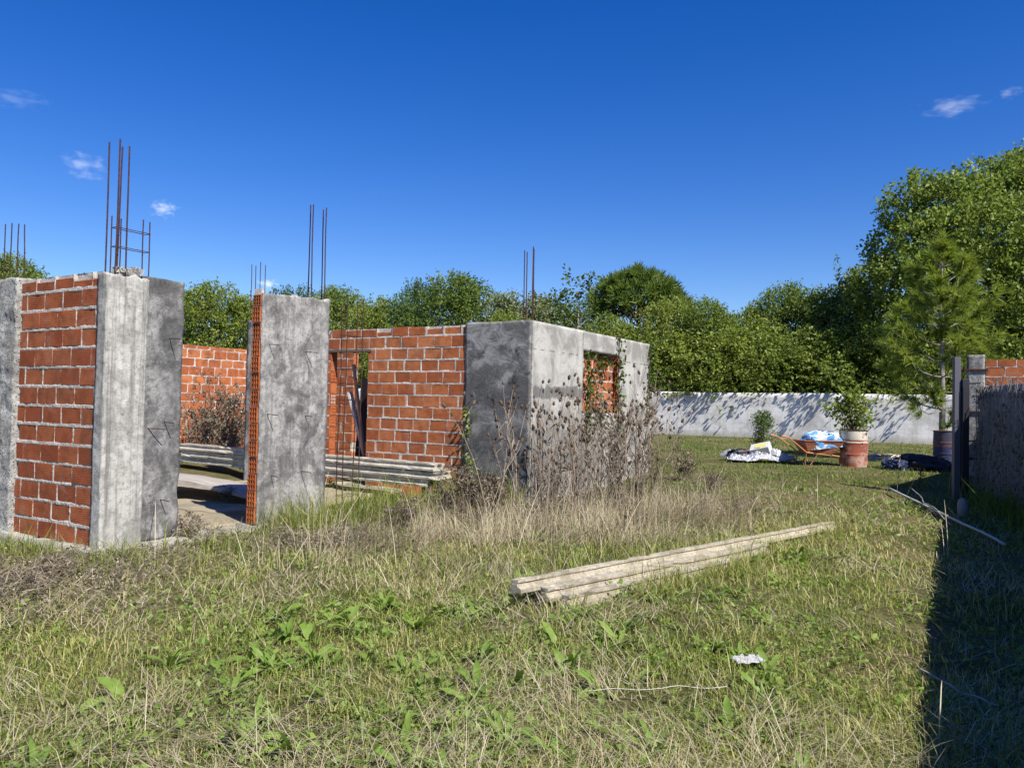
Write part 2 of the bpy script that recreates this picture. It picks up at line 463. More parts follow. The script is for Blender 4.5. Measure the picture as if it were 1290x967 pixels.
# ------------------------------------------------------------------ ground
def build_ground():
    # one sheet: fine near the camera, coarse out to the horizon
    xs = np.concatenate([[-1500, -500, -200, -90], np.arange(-50, 50.1, 1.0), [90, 200, 500, 1500]])
    ys = np.concatenate([[-1500, -400, -100, -30], np.arange(-10, 70.1, 1.0), [100, 200, 500, 1500]])
    X, Y = np.meshgrid(xs, ys)
    Z = ground_h(X, Y)
    nx, ny = len(xs), len(ys)
    V = np.stack([X, Y, Z], -1).reshape(-1, 3)
    i, j = np.meshgrid(np.arange(nx - 1), np.arange(ny - 1))
    a = (j * nx + i).ravel()
    Fq = np.stack([a, a + 1, a + nx + 1, a + nx], -1)
    link('ground', np_mesh('ground', V, Fq, M['soil'], smooth=True), kind='structure', label='rough meadow ground under the grass')
build_ground()

# ------------------------------------------------------------------ the unfinished house
HROT = R(-31)
XA = Vector((math.cos(HROT), math.sin(HROT), 0)); YB = Vector((-math.sin(HROT), math.cos(HROT), 0))
C1 = Vector((-3.89, 7.44, 0))
def H(u, v, z=0.0): return C1 + XA * u + YB * v + Vector((0, 0, z))
def to_uv(x, y):
    dx = np.asarray(x) - C1.x; dy = np.asarray(y) - C1.y
    return dx * XA.x + dy * XA.y, dx * YB.x + dy * YB.y
house = empty('unfinished_house', C1, HROT, label='roofless unfinished house of hollow orange brick and grey concrete with rusty bars on top', cat='house')
Z0, ZT = 0.15, 2.85

def brick_wall(name, L, Hh, T, holes=(), bm_='brick', res=.03, bl=.33, bh=.178, jt=.017, top_ragged=.0, smear=.006, pj=1.0, seed=0, parent=None, **k):
    """x along the wall, face towards -y; a mortar core whose uneven skin pushes out over some brick edges, and every brick laid in it"""
    rnd = random.Random(seed)
    mb = MB()
    def inside(x0, x1, z0, z1):
        return any(x0 < h[1] - 1e-4 and x1 > h[0] + 1e-4 and z0 < h[3] - 1e-4 and z1 > h[2] + 1e-4 for h in holes)
    course = bh + jt
    perp = {}
    nrow = int(math.ceil((Hh - 1e-3) / course))
    for r in range(nrow):
        z0 = r * course; z1 = min(z0 + bh, Hh)
        if z1 - z0 < .03: continue
        off = (0.0 if r % 2 else -.5 * (bl + jt)) + rnd.uniform(-.05, .05)
        x = off
        while x < L:
            w = bl * rnd.choice((1, 1, 1, 1, .98, 1.02))
            segs = [(max(x, 0.0), min(x + w, L))]
            for h in holes:
                if z0 < h[3] - .04 and z1 > h[2] + .04:
                    ns = []
                    for (s, e) in segs:
                        if e <= h[0] or s >= h[1]: ns.append((s, e))
                        else:
                            if s < h[0]: ns.append((s, h[0]))
                            if e > h[1]: ns.append((h[1], e))
                    segs = ns
            for (s, e) in segs:
                if e - s < .035: continue
                dz = rnd.uniform(-.003, .003) + .005 * mn.noise(Vector((s * 1.3, r * .6, seed))); dy = rnd.uniform(-.004, .004)
                ztop = z1
                if r >= nrow - 1 and top_ragged: ztop = z1 - rnd.random() * top_ragged
                mb.box((s, dy, z0 + dz), (e, T - dy, ztop + dz), 0, jit=.0025, ch=.004)
            jp = jt * rnd.choice((.35, .8, 1.2, 1.7)) * pj
            perp.setdefault(r, []).append((x + w - .003, x + w + jp + .003))
            x += w + jp
    # mortar skin, front and back
    nx, nz = int(L / res), int((Hh - .05) / res)
    hz = Hh - .012
    for side in (0, 1):
        idx = {}; vs = []; fs = []
        def vid(i, j):
            if (i, j) not in idx:
                px, pz = L * i / nx, hz * j / nz
                n = mn.noise(Vector((px * 9, pz * 9, seed + side * 5))) + .6 * mn.noise(Vector((px * 31, pz * 31, seed)))
                zz = pz % course; r = int(pz // course)
                dj = 0.0 if zz > bh - .002 or zz < .003 else min(bh - zz, zz)
                if dj > 0:
                    for (pa, pb) in perp.get(r, ()):
                        dj = min(dj, 0.0 if pa < px < pb else min(abs(px - pa), abs(px - pb)))
                y = -.001 - smear * n + min(dj, .04) * (.9 - .75 * max(0, mn.noise(Vector((px * 2.3, pz * 3.1, seed + 3)))))
                idx[(i, j)] = len(vs); vs.append((px, y if side == 0 else T - y, pz))
            return idx[(i, j)]
        for i in range(nx):
            for j in range(nz):
                if inside(L * i / nx, L * (i + 1) / nx, hz * j / nz, hz * (j + 1) / nz): continue
                q = (vid(i, j), vid(i + 1, j), vid(i + 1, j + 1), vid(i, j + 1))
                fs.append(q if side == 0 else tuple(reversed(q)))
        mb.add(vs, fs, 1)
    # mortar core between the skins (seen at the ends, the top and inside openings)
    e = .012
    cuts = sorted({e, L - e} | {c for h in holes for c in (h[0] - e, h[1] + e) if e < c < L - e})
    for a, b in zip(cuts[:-1], cuts[1:]):
        spans = [(0.004, hz - .004)]
        for h in holes:
            if a < h[1] and b > h[0]:
                ns = []
                for (s, t) in spans:
                    if h[2] > s: ns.append((s, min(t, h[2] - e)))
                    if h[3] < t: ns.append((max(s, h[3] + e), t))
                spans = ns
        for (s, t) in spans:
            if t - s > .02: mb.box((a, .02, s), (b, T - .02, t), 1)
    return mb.build(name, [M[bm_], M['mortar']], parent, **k)
def hollow_ends(name, Wd, Hh, depth, parent, mats=None, course=.195, nx=3, nz=3, **k):
    """a stack of hollow clay blocks seen end-on: x across the wall, face towards -y, real cells behind the face"""
    mb = MB(); t = .011; z = 0.0; rnd = random.Random(4)
    while z < Hh - .06:
        h = min(.18, Hh - z); w = Wd; dx = rnd.uniform(-.004, .004); dy = rnd.uniform(-.012, .006)
        for i in range(nx + 1):
            x = (w - t) * i / nx + dx
            mb.box((x, dy, z), (x + t, depth, z + h), 0)
        for j in range(nz + 1):
            zz = z + (h - t) * j / nz
            for i in range(nx):
                x = (w - t) * i / nx + dx
                mb.box((x + t, dy + .001, zz), (x + (w - t) / nx, depth, zz + t), 0)
        mb.box((dx + t * .5, depth - .006, z + .004), (dx + w - t * .5, depth - .002, z + h - .004), 1)
        mb.box((dx + .006, .012, z + h), (dx + w - .006, depth, z + .195), 2)
        z += course
    return mb.build(name, [M['brick_end'], M['hole'], M['mortar']], parent, **k)
def bar(name, x, y, z0, z1, parent, r=.008, lean=(0, 0), wob=.006, sides=6):
    pts = []; n = 6
    s = random.random() * 50
    for i in range(n + 1):
        t = i / n
        pts.append((x + lean[0] * t + wob * mn.noise(Vector((s, t * 2, 0))), y + lean[1] * t + wob * mn.noise(Vector((s, t * 2, 9))), z0 + (z1 - z0) * t))
    mb = MB(); mb.tube(pts, r, sides); return mb.build(name, M['rust'], parent)
def stirrup(x0, y0, x1, y1, z, parent, r=.0042, tilt=0.0):
    mb = MB(); p = [(x0, y0, z), (x1, y0, z + tilt), (x1, y1, z + tilt), (x0, y1, z), (x0, y0 + .01, z)]
    mb.tube(p, r, 5); return mb.build('stirrup', M['rust'], parent)
def add_rough(name, lo, hi, m, parent=house, res=.04, amp=.008, seed=0.0, fn=None, freq=4.0, loc=(0, 0, 0), rot=(0, 0, 0), smooth=True, **k):
    vs, fs = rough_box(lo, hi, res, amp, seed, fn, freq)
    mb = MB(); mb.add(vs, fs)
    return mb.build(name, M[m] if isinstance(m, str) else m, parent, smooth, loc, rot, **k)

ROTV = math.pi / 2           # walls that run along v and face +u
# foundation strips and floor
add_rough('foundation', (-2.6, -.09, -.35), (.13, .30, Z0), 'foundation', res=.06, amp=.02, seed=1)
add_rough('foundation', (-.24, .30, -.35), (.17, .86, Z0), 'foundation', res=.06, amp=.02, seed=2)
add_rough('foundation', (-.24, .86, -.35), (.15, 1.80, Z0 - .015), 'foundation', res=.06, amp=.025, seed=12)
add_rough('foundation', (-.24, 1.80, -.35), (.12, 5.80, Z0 - .005), 'foundation', res=.07, amp=.02, seed=3)
add_rough('foundation', (-4.6, 5.80, -.35), (1.50, 6.15, Z0), 'foundation', res=.08, amp=.02, seed=4)
add_rough('foundation', (1.0, 6.15, -.35), (1.46, 11.0, Z0 + .03), 'foundation', res=.08, amp=.03, seed=5)
add_rough('floor', (-8.0, .30, -.3), (-.25, 2.2, Z0 - .005), 'sand', res=.09, amp=.02, seed=6, label='sandy yellowish floor inside the doorway')
add_rough('floor', (-8.0, 2.2, -.4), (-1.05, 5.79, Z0 - .006), 'sand', res=.14, amp=.02, seed=7)
add_rough('floor', (-1.05, 2.2, -.4), (-.25, 5.79, .03), 'soil', res=.14, amp=.03, seed=8)

# left front: brick panel between two concrete columns
w = brick_wall('brick_wall', 1.42, 2.66, .15, seed=3, res=.0125, bh=.167, jt=.026, pj=.22, top_ragged=.10, parent=house, loc=(-1.54, .012, Z0), label='front brick panel beside the tall rebar column')
def corner_fn(p):
    # rounded cast edge on the outside, a broken crown on top
    if p.z > 2.66:
        p = p.copy(); p.z = 2.66 + (p.z - 2.66) * (.78 + .35 * mn.noise(Vector((p.x * 9, p.y * 9, 1))))
    return p
col = add_rough('concrete_column', (-.13, -.004, Z0 - .02), (.02, .43, 2.80), 'concrete', res=.02, amp=.008, seed=20, freq=5, fn=corner_fn, label='smooth cast column on the house corner with the tallest bars')
for (u, v, z1) in ((-.11, .05, 4.06), (-.10, .16, 4.04), (-.03, .10, 4.09), (-.02, .20, 4.05)): bar('rebar', u, v, 2.6, z1, col, .0075, lean=(random.uniform(-.01, .03), 0))
for (u, v) in ((-.11, .10), (-.07, .17), (-.06, .40), (-.04, .46)): bar('rebar', u, v, 2.6, 3.36 + random.uniform(-.03, .03), col, .006)
stirrup(-.11, .10, -.03, .46, 3.05, col); stirrup(-.11, .10, -.03, .46, 3.235, col)
mb = MB()
for _ in range(26):      # crumbled mortar heap on the crown
    p = Vector((random.uniform(-.12, .0), random.uniform(.12, .38), 2.78 + random.random() * .05)); s = random.uniform(.012, .035)
    mb.box(p - Vector((s, s, s)), p + Vector((s, s, s)), jit=s * .6)
mb.build('rubble', M['rough_concrete'], col)
lc = add_rough('concrete_column', (-2.05, -.045, Z0 - .02), (-1.535, .22, 2.82), 'rough_concrete', res=.022, amp=.022, seed=30, freq=7, label='rough pebbly column with four bars at the end of the front brick panel')
for (u, v) in ((-1.93, .02), (-1.83, .03), (-1.71, .04), (-1.60, .06)): bar('rebar', u, v, 2.7, 3.42 + random.uniform(-.02, .03), lc, .006, lean=(random.uniform(-.02, .02), 0))

def tie(parent, x, z, dirn, drop):
    """a thin bar left sticking out of the wall, bent down at its end; local: x along the wall, face -y"""
    mb = MB()
    L = random.uniform(.07, .15) + .12 * min(drop, .35); q = random.random() * 9
    mb.tube([(x, .02, z), (x + dirn * .3, -L * .5, z - .004), (x + dirn * .6, -L, z - .012)], .005, 5)
    return mb.build('tie_bar', M['rust'], parent)
# panel behind the corner column (faces +u)
def ragged(p):
    if p.x > .36: p = p.copy(); p.x += .02 * mn.noise(Vector((2, p.z * 4, 1))) - .02 * max(0, .5 - p.z)
    return p
pn = add_rough('plastered_wall', (0, .012, Z0), (.43, .15, 2.80), 'tar_panel', loc=(0, .43, 0), rot=(0, 0, ROTV), res=.03, amp=.007, seed=40, fn=ragged, label='narrow wall panel smeared with grey plaster and bitumen')
for (x, z, d, dr) in ((.27, 2.20, .02, .34), (.24, 1.34, .05, .2), (.05, 1.28, .2, .18), (.22, .55, .04, .22)): tie(pn, x, z, d, dr)
# pillar between the two openings
pl = add_rough('plastered_pillar', (0.012, 0, Z0 - .28), (1.10, .02, 2.83), 'plaster', loc=(0, 1.88, 0), rot=(0, 0, ROTV), res=.03, amp=.007, seed=50,
               fn=lambda p: p if p.z < 2.6 else Vector((p.x, p.y, p.z + .05 * p.x + .025 * mn.noise(Vector((p.x * 7, 3, 2))))), label='grey plastered pillar standing between two openings')
MB_core = add_rough('pillar_core', (.05, .022, Z0 - .2), (1.08, .14, 2.70), 'mortar', parent=pl, res=.1, amp=.006, seed=51)
hollow_ends('hollow_bricks', .13, 2.66, .05, pl, loc=(0.0, .15, Z0), rot=(0, 0, -ROTV), label='hollow clay brick ends stacked up the pillar edge')
for (x, z, d, dr) in ((.12, 2.24, .06, .33), (.70, 2.19, .10, .30), (.12, 1.42, .07, .36), (.72, 1.40, .05, .22), (.20, .70, .02, .2), (.68, .72, .03, .2)): tie(pl, x, z, d, dr)
for (x, y) in ((.80, .03), (.84, .12), (1.03, .03), (1.07, .12)): bar('rebar', x, y, 2.5, 4.05 + random.uniform(-.03, .02), pl, .0075)
# reinforcement cage of the next column, never cast
cg = empty('rebar_cage', (-.02, 3.32, 0), 0, house, label='rusty rebar cage standing uncast on the foundation')
for (x, y) in ((0, 0), (-.11, .02), (0, .30), (-.11, .32)): bar('rebar', x, y, .05, 2.92 + random.uniform(-.05, .1), cg, .007, wob=.02)
for i in range(11): stirrup(.004, -.008, -.115, .33, .35 + i * .21 + random.uniform(-.02, .02), cg, tilt=random.uniform(-.012, .012))

# far room: front wall with a doorway, bitumen panel and the pale side wall with its bricked-in window
fw = brick_wall('brick_wall', 4.95, 2.70, .15, holes=((2.05, 2.90, 0, 2.30), (0, 0, 0, 0)), bm_='brick_far', seed=9, res=.016, jt=.021, pj=.85, bh=.175, top_ragged=.09, smear=.005, parent=house,
                loc=(-4.80, 5.88, Z0), label='orange brick wall with a doorway behind the stacked joists')
mb = MB(); mb.box((1.98, -.012, 2.302), (2.98, .17, 2.345), 0, jit=.004)
mb.build('lintel', M['bark'], fw)
hollow_ends('hollow_bricks', .13, 2.28, .05, fw, loc=(2.05, .01, .02), rot=(0, 0, ROTV))
add_rough('plastered_wall', (.14, 5.862, Z0 - .04), (1.33, 6.03, 2.87), 'bitumen', res=.04, amp=.008, seed=60, label='wall panel brushed nearly black with bitumen on the house corner')
# side wall: local x runs along v
sw_pts = (1.78, 3.30, 1.46, 2.53)
def side_wall():
    vs_all = MB()
    x0, x1, z0, z1 = sw_pts
    for (a, b, c, d, s) in ((0, x0, 0.1, 2.87, 1), (x1, 4.89, .1, 2.87, 2), (x0, x1, .1, z0, 3), (x0, x1, z1, 2.87, 4)):
        vs, fs = rough_box((a, 0, c), (b, .15, d), .05, .005, 70.0)
        vs_all.add(vs, fs)
    return vs_all.build('plastered_wall', M['sidewall'], house, True, (1.345, 5.88, 0), (0, 0, ROTV), label='pale cement side wall with a window opening full of brick')
sw = side_wall()
hollow_ends('hollow_bricks', .10, 1.05, .04, sw, loc=(sw_pts[1] - .035, .105, sw_pts[2]), rot=(0, 0, -ROTV), nx=2)
brick_wall('brick_infill', sw_pts[1] - sw_pts[0] - .05, sw_pts[3] - sw_pts[2] - .01, .10, bm_='brick_far', seed=33, res=.02, parent=sw, loc=(sw_pts[0] + .005, .10, sw_pts[2] + .003))
mb = MB(); mb.box((-.012, -.012, .12), (.035, .02, 2.87), 0, jit=.003)
mb.build('corner_bead', M['foundation'], sw)
for (x, y, z) in ((.05, .19, 3.95), (.08, .165, 3.93), (.05, .04, 4.0), (.10, .05, 3.97)): bar('rebar', x, y, 2.6, z, sw, .008)
for (x, z1) in ((-.06, 1.05), (.16, .95), (.28, 1.25), (.05, .8)): bar('rebar', x, -.06, .0, z1, sw, .006)
for (x, z) in ((4.55, 3.65), (4.85, 3.6)): bar('rebar', x, .08, 2.6, z, sw, .006)
mb = MB(); mb.tube([(4.35, -.02, 2.0), (4.45, -.07, 2.3), (4.72, -.05, 2.78)], .004, 5); mb.build('wire', M['rust'], sw)
brick_wall('brick_wall', 5.9, 2.6, .12, bm_='brick_far', seed=16, res=.08, parent=house, loc=(-4.7, 10.65, Z0))
# inner pieces seen through the openings
brick_wall('brick_pier', .50, 2.45, .15, bm_='brick_far', seed=17, res=.03, parent=house, loc=(-4.62, 7.95, Z0), label='narrow inner brick pier behind the doorway')
brick_wall('brick_wall', 5.8, 2.62, .15, bm_='brick_far', seed=18, res=.035, parent=house, loc=(-8.0, 4.6, Z0), rot=(0, 0, ROTV), label='orange brick wall across the back of the rooms')
add_rough('plastered_wall', (-1.93, 6.1, Z0), (-1.82, 8.4, 2.35), 'bitumen', res=.12, amp=.006, seed=63)
ic = add_rough('concrete_column', (-.12, -.12, .0), (.12, .12, 2.98), 'plaster', res=.04, amp=.008, seed=64, loc=(-3.9, 5.2, 0), label='slim inner column left of the plastered pillar')
for (x, y) in ((-.10, -.08), (-.05, -.03), (.06, -.02), (.10, .06)): bar('rebar', x, y, 2.9, 4.0 + random.uniform(-.04, .04), ic, .007)

# ------------------------------------------------------------------ boundary wall across the back
bw_dir = Vector((.886, -.463, 0)).normalized(); bw_rot = math.atan2(bw_dir.y, bw_dir.x)
bw0 = Vector((7.37, 37.6, 0)) - bw_dir * 46
add_rough('boundary_wall', (0, 0, -.2), (62, .18, 2.06), 'boundary', parent=None, res=.25, amp=.028, seed=80, freq=.7, loc=(bw0.x, bw0.y, .27), rot=(0, 0, bw_rot),
          label='long whitewashed concrete boundary wall at the back below the trees', cat='wall', kind='thing')

# ------------------------------------------------------------------ the shaded wall on the right
IW0 = W(1234, 560, 13.7); IW0.z = 0
iw_ang = R(14.0)
IW_L, IW_PHI = 4.05, R(-15.4)         # the wall bends after 4 m
iw_dir = Vector((-math.sin(iw_ang), -math.cos(iw_ang), 0))
iw_rot = math.atan2(iw_dir.y, iw_dir.x)
# local x runs from the far end towards the camera, face -y looks at the yard
siw = add_rough('side_boundary_wall', (0, 0, -.3), (IW_L, .2, 2.06), concrete_mat('shaded_wall', (.42, .40, .37), (.20, .19, .175), streak=.7), parent=None, res=.2, amp=.015, seed=90, freq=2,
          loc=(IW0.x, IW0.y, 0), rot=(0, 0, iw_rot), label='shaded garden wall on the right overgrown with dry creeper', cat='wall', kind='thing')
add_rough('wall_panel', (0, 0, -.3), (15.0, .2, 2.06), siw.data.materials[0], parent=siw, res=.2, amp=.015, seed=94, freq=2, loc=(IW_L, 0, 0), rot=(0, 0, IW_PHI))
add_rough('unseen_shade_wall', (0, 0, -.3), (3.9, .16, 2.0), 'plaster', parent=siw, res=.25, amp=.01, seed=93, loc=(.1, .22, 0), rot=(0, 0, R(48) - iw_rot), label='unseen wall added behind the creeper wall to cast shade')  # unseen piece added behind the wall end to throw shade on the yard
# far brick wall with its concrete gate column
gw = W(1241, 470, 16.7); gw.z = .25
gate_wall = empty('brick_gate_wall', gw, R(-31), label='sunlit orange brick wall with a pale concrete end column beyond the dark gate post', cat='wall', kind='thing')
brick_wall('brick_wall', 6.0, 2.50, .15, bm_='brick_far', seed=21, res=.05, parent=gate_wall, loc=(.012, .05, 0))
add_rough('concrete_column', (-.34, -.03, -.1), (0, .25, 2.60), 'plaster', parent=gate_wall, res=.06, amp=.006, seed=91)
mb = MB()
for z in (.35, 1.35, 2.25):
    mb = MB(); mb.box((-.43, -.06, z), (.05, -.033, z + .05), 0, ch=.004); mb.tube([(-.38, -.055, z - .04), (-.38, -.055, z + .12)], .018, 8)
    mb.build('hinge', M['rust'], gate_wall)
gp = G(1206, 629)
post = empty('gate_post', (gp.x, gp.y, gp.z), R(-8), label='tall dark steel gate post standing in shadow by the creeper wall', cat='post')
mb = MB(); mb.box((-.075, -.05, -.1), (.03, .05, 2.42), 0, ch=.006); mb.build('post', NT('grey_steel').done((.12, .115, .13), .5, metal=.3), post)
mb = MB(); mb.box((.034, -.09, .02), (.15, .03, 2.05), 0, ch=.008); mb.box((.045, -.10, .3), (.14, -.092, 1.9), 0); mb.tube([(.15, -.03, 1.98), (.34, -.03, 1.99)], .02, 8)
mb.tube([(.034, -.03, 1.0), (.26, -.03, 1.0)], .012, 6); mb.build('gate_frame', M['dark_steel'], post)
# ------------------------------------------------------------------ things lying about
def joist_mesh(L, name='joist', m='joist', seed=0, bw=.12, hh=.11):
    """precast joist: wide foot, narrow web, thicker head, swept along x with slight unevenness"""
    prof = [(-bw/2, 0), (bw/2, 0), (bw/2, .028), (.030, .046), (.026, hh - .035), (.038, hh - .022), (.038, hh), (-.038, hh), (-.038, hh - .022), (-.026, hh - .035), (-.030, .046), (-bw/2, .028)]
    n = max(2, int(L / .12)); vs = []; fs = []; k = len(prof); rnd = random.Random(seed)
    for i in range(n + 1):
        x = L * i / n
        for j, (y, z) in enumerate(prof):
            q = mn.noise(Vector((x * 3, j * 1.7, seed))) * .0035
            ex = mn.noise(Vector((j * 2.1, seed, 4))) * .012 if i in (0, n) else 0
            vs.append((x + ex, y + q + .012 * mn.noise(Vector((x * .5, seed, 1))), z + q))
    for i in range(n):
        for j in range(k):
            a = i * k + j; b = i * k + (j + 1) % k
            fs.append((a, b, b + k, a + k))
    fs.append(tuple(range(k - 1, -1, -1))[::-1][::-1]); fs.append(tuple(range(n * k, n * k + k)))
    for _ in range(int(L * 5)):       # knocked-off corners
        i = rnd.randint(0, n); j = rnd.choice((5, 6, 7, 8, 1, 2)); x, y, z = vs[i * k + j]; vs[i * k + j] = (x, y * rnd.uniform(.55, .9), z - rnd.uniform(.0, .016))
    mb = MB(); mb.add(vs, fs)
    return mb.mesh(name, M[m])
# stack of joists in the house: three layers
jd = Vector((-.857, .515, 0)); jd = Matrix.Rotation(R(-4), 3, 'Z') @ jd; j_rot = math.atan2(jd.y, jd.x)
jn = Vector((-jd.y, jd.x, 0))            # sideways
if jn.y > 0: jn = -jn                    # towards the camera
base = W(556, 600, 11.75); base.z = 0
lay = [(.335, (0, 1, 2), (.02, .10, .0)), (.455, (0, 1, 2), (-.14, .03, -.05)), (.575, (0, 1), (.0, -.03))]
nm = {0: 'bottom', 1: 'middle', 2: 'top'}
for li, (z, cols, sh) in enumerate(lay):
    for c, s in zip(cols, sh):
        p = base + jn * (.13 - .128 * c) + jd * (.10 + s * 1.2 if li == 0 else s + .0)
        side = {0: 'nearest the yard', 1: 'in the middle', 2: 'nearest the brick wall'}[c]
        o = link('concrete_joist', joist_mesh(6.6 + .1 * c, 'concrete_joist', 'joist', li * 5 + c), None, (p.x, p.y, z + (random.random() - .5) * .006), (0, 0, j_rot + (random.random() - .5) * .006),
                 label=f'grey joist in the {nm[li]} layer of the stack, {side}', cat='joist', group='concrete joists stacked in the house')
        # which way up: the top layer lies head down
# hollow bricks that carry the stack
for (t, off, lab) in ((.42, .10, 'hollow orange brick propping up the right end of the joist stack'), (3.4, .0, 'hollow orange brick under the middle of the joist stack')):
    p = base + jd * t + jn * off
    e = empty('hollow_brick', (p.x, p.y, Z0 - .006), j_rot + math.pi / 2 + .2, label=lab, cat='brick')
    mb = MB(); n = 3; Wd, Hh, D, tt = .26, .185, .32, .011
    for i in range(n + 1): mb.box((-Wd/2 + (Wd - tt) * i / n, -D/2, 0), (-Wd/2 + (Wd - tt) * i / n + tt, D/2, Hh))
    for j in range(3):
        zz = (Hh - tt) * j / 2
        for i in range(n): mb.box((-Wd/2 + (Wd - tt) * i / n + tt, -D/2 + .001, zz), (-Wd/2 + (Wd - tt) * (i + 1) / n, D/2 - .001, zz + tt))
    mb.build('brick_body', M['brick_end'], e)
    mb = MB(); mb.box((-Wd/2 + .005, -.01, .005), (Wd/2 - .005, .01, Hh - .005)); mb.build('inner_web', M['hole'], e)
# warped board lying on the floor inside the doorway
bp = W(262, 606, 11.6)
def warp_board():
    vs = []; fs = []; n, m_ = 40, 8; L, Wd, T = 2.9, 1.25, .06
    for s in (0, 1):
        for i in range(n + 1):
            for j in range(m_ + 1):
                x = L * (i / n - .5); y = Wd * (j / m_ - .5) * (1 - .5 * (i / n) ** 2)
                z = .16 * (1 - (2 * i / n - .75) ** 2 * .55) + .05 * (1 - (2 * j / m_ - 1) ** 2) + .012 * mn.noise(Vector((x * 3, y * 6, 1)))
                vs.append((x, y, z + (T if s else 0)))
    st = (n + 1) * (m_ + 1)
    def id(s, i, j): return s * st + i * (m_ + 1) + j
    for i in range(n):
        for j in range(m_):
            fs.append((id(1, i, j), id(1, i + 1, j), id(1, i + 1, j + 1), id(1, i, j + 1)))
            fs.append((id(0, i, j), id(0, i, j + 1), id(0, i + 1, j + 1), id(0, i + 1, j)))
        fs.append((id(0, i, 0), id(0, i + 1, 0), id(1, i + 1, 0), id(1, i, 0)))
        fs.append((id(0, i, m_), id(1, i, m_), id(1, i + 1, m_), id(0, i + 1, m_)))
    for j in range(m_):
        fs.append((id(0, 0, j), id(1, 0, j), id(1, 0, j + 1), id(0, 0, j + 1)))
        fs.append((id(0, n, j), id(0, n, j + 1), id(1, n, j + 1), id(1, n, j)))
    mb = MB(); mb.add(vs, fs); return mb.mesh('warped_board', M['grey_wood'])
link('warped_board', warp_board(), None, (bp.x, bp.y, Z0 + .0), (R(-6), R(3), R(-22)), label='wide warped weathered board lying on the sandy floor inside the doorway', cat='board')
# timbers leaning in the far doorway
def leaning(name, a, b, w, t, m, label):
    a = Vector(a); b = Vector(b); d = b - a
    mb = MB(); mb.box((0, -w/2, -t/2), (d.length, w/2, t/2), ch=.004)
    o = mb.build(name, M[m], None, label=label, cat='timber')
    o.location = a; o.rotation_euler = d.to_track_quat('X', 'Z').to_euler()
leaning('timber_post', H(-2.07, 6.25, .17), H(-2.55, 6.15, 1.75), .12, .05, 'white_wood', 'pale whitish plank leaning in the far doorway')
leaning('timber_post', H(-1.99, 6.05, .17), H(-2.50, 6.18, 2.25), .05, .05, 'pink_wood', 'thin pinkish timber leaning in the far doorway')
dk = MB(); dk.box((0, -.015, 0), (.50, .015, 1.85), ch=.003)
dk.build('black_sheet', M['dark_steel'], None, loc=H(-2.66, 6.42, .17), rot=(R(-5), 0, HROT + R(-6)), label='tall black sheet leaning upright inside the far doorway', cat='sheet')
# foreground joists in the grass
a = G(664, 764); b = G(1050, 668); fd = (b - a); fd.z = 0; fL = fd.length; fd.normalize(); f_rot = math.atan2(fd.y, fd.x)
fn_ = Vector((fd.y, -fd.x, 0))            # towards the camera side
for i, (off, s0, L, z, tl, lab) in enumerate(((-.02, -.12, fL + .1, .125, 0, 'long cream joist lying on top at the back of the pile in the grass'),
                                              (.12, .06, fL * .62, .065, .05, 'cream concrete joist lying in the middle of the pile in the grass'),
                                              (.25, .16, fL * .47, .015, -.06, 'short cream joist half sunk in grass at the front of the pile'))):
    p = a + fd * s0 + fn_ * off
    link('concrete_joist', joist_mesh(L, 'concrete_joist', 'joist_cream', 40 + i, .135, .10), None, (p.x, p.y, z), (R(6 * (i - 1)) + tl, R(.85), f_rot + R((0, -.3, .3)[i])), label=lab, cat='joist', group='cream joists in the grass')

# ---- drums
def drum(name, loc, label, bands, r=.29, h=.86, seed=0, dents=.012, hole=True, worn=(.44, .31, .25)):
    e = empty(name, loc, random.random() * 6, label=label, cat='drum')
    prof = []
    for i in range(45):
        z = h * i / 44; rr = r
        for q in (.34, .66): rr += .012 * math.exp(-((z - h * q) / .012) ** 2)
        for k in range(12):
            for q in (.10, .20, .44, .54, .78, .88): pass
        prof.append((rr + .002 * math.sin(z * 130), z))
    def dent(v):
        n = mn.noise(Vector((v.x * 3, v.y * 3, v.z * 3 + seed)))
        return Vector((v.x * (1 + dents * 3 * n), v.y * (1 + dents * 3 * n), v.z))
    mb = MB(); mb.lathe(prof, 48, fn=dent)
    mb.lathe([(.0, .02), (r, 0.0)], 48)
    if not hole: mb.lathe([(r - .012, h - .02), (.0, h - .02)], 48, fn=dent)
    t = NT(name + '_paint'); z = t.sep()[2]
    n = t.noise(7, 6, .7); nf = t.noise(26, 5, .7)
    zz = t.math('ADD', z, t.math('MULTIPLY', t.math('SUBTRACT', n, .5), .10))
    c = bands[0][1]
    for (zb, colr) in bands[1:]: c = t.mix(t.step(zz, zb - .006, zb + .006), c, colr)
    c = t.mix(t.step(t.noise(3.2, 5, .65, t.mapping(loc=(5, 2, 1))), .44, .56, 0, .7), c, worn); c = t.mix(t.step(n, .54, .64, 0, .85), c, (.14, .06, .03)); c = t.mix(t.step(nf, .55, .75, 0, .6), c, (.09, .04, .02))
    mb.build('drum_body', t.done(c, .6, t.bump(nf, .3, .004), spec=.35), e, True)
    mb = MB(); mb.tube([(math.cos(q) * (r + .002), math.sin(q) * (r + .002), h) for q in np.linspace(0, 2 * math.pi, 33)], .011, 6, cap=False)
    mb.build('rim', M['rust'], e, True)
    return e
dp = G(1075, 587)
drum('rusty_drum', dp, 'rusty red and white oil drum with a leafy plant growing out of its top', ((0, (.30, .085, .045)), (.27, (.27, .07, .036)), (.565, (.55, .50, .40)), (.60, (.30, .10, .06)), (.64, (.56, .51, .41))), r=.315, h=.86, seed=3, dents=.018)
mb = MB()
mb.lathe([(.0, .74), (.2, .77), (.305, .74)], 24, fn=lambda v: v + Vector((0, 0, .03 * mn.noise(v * 6))))
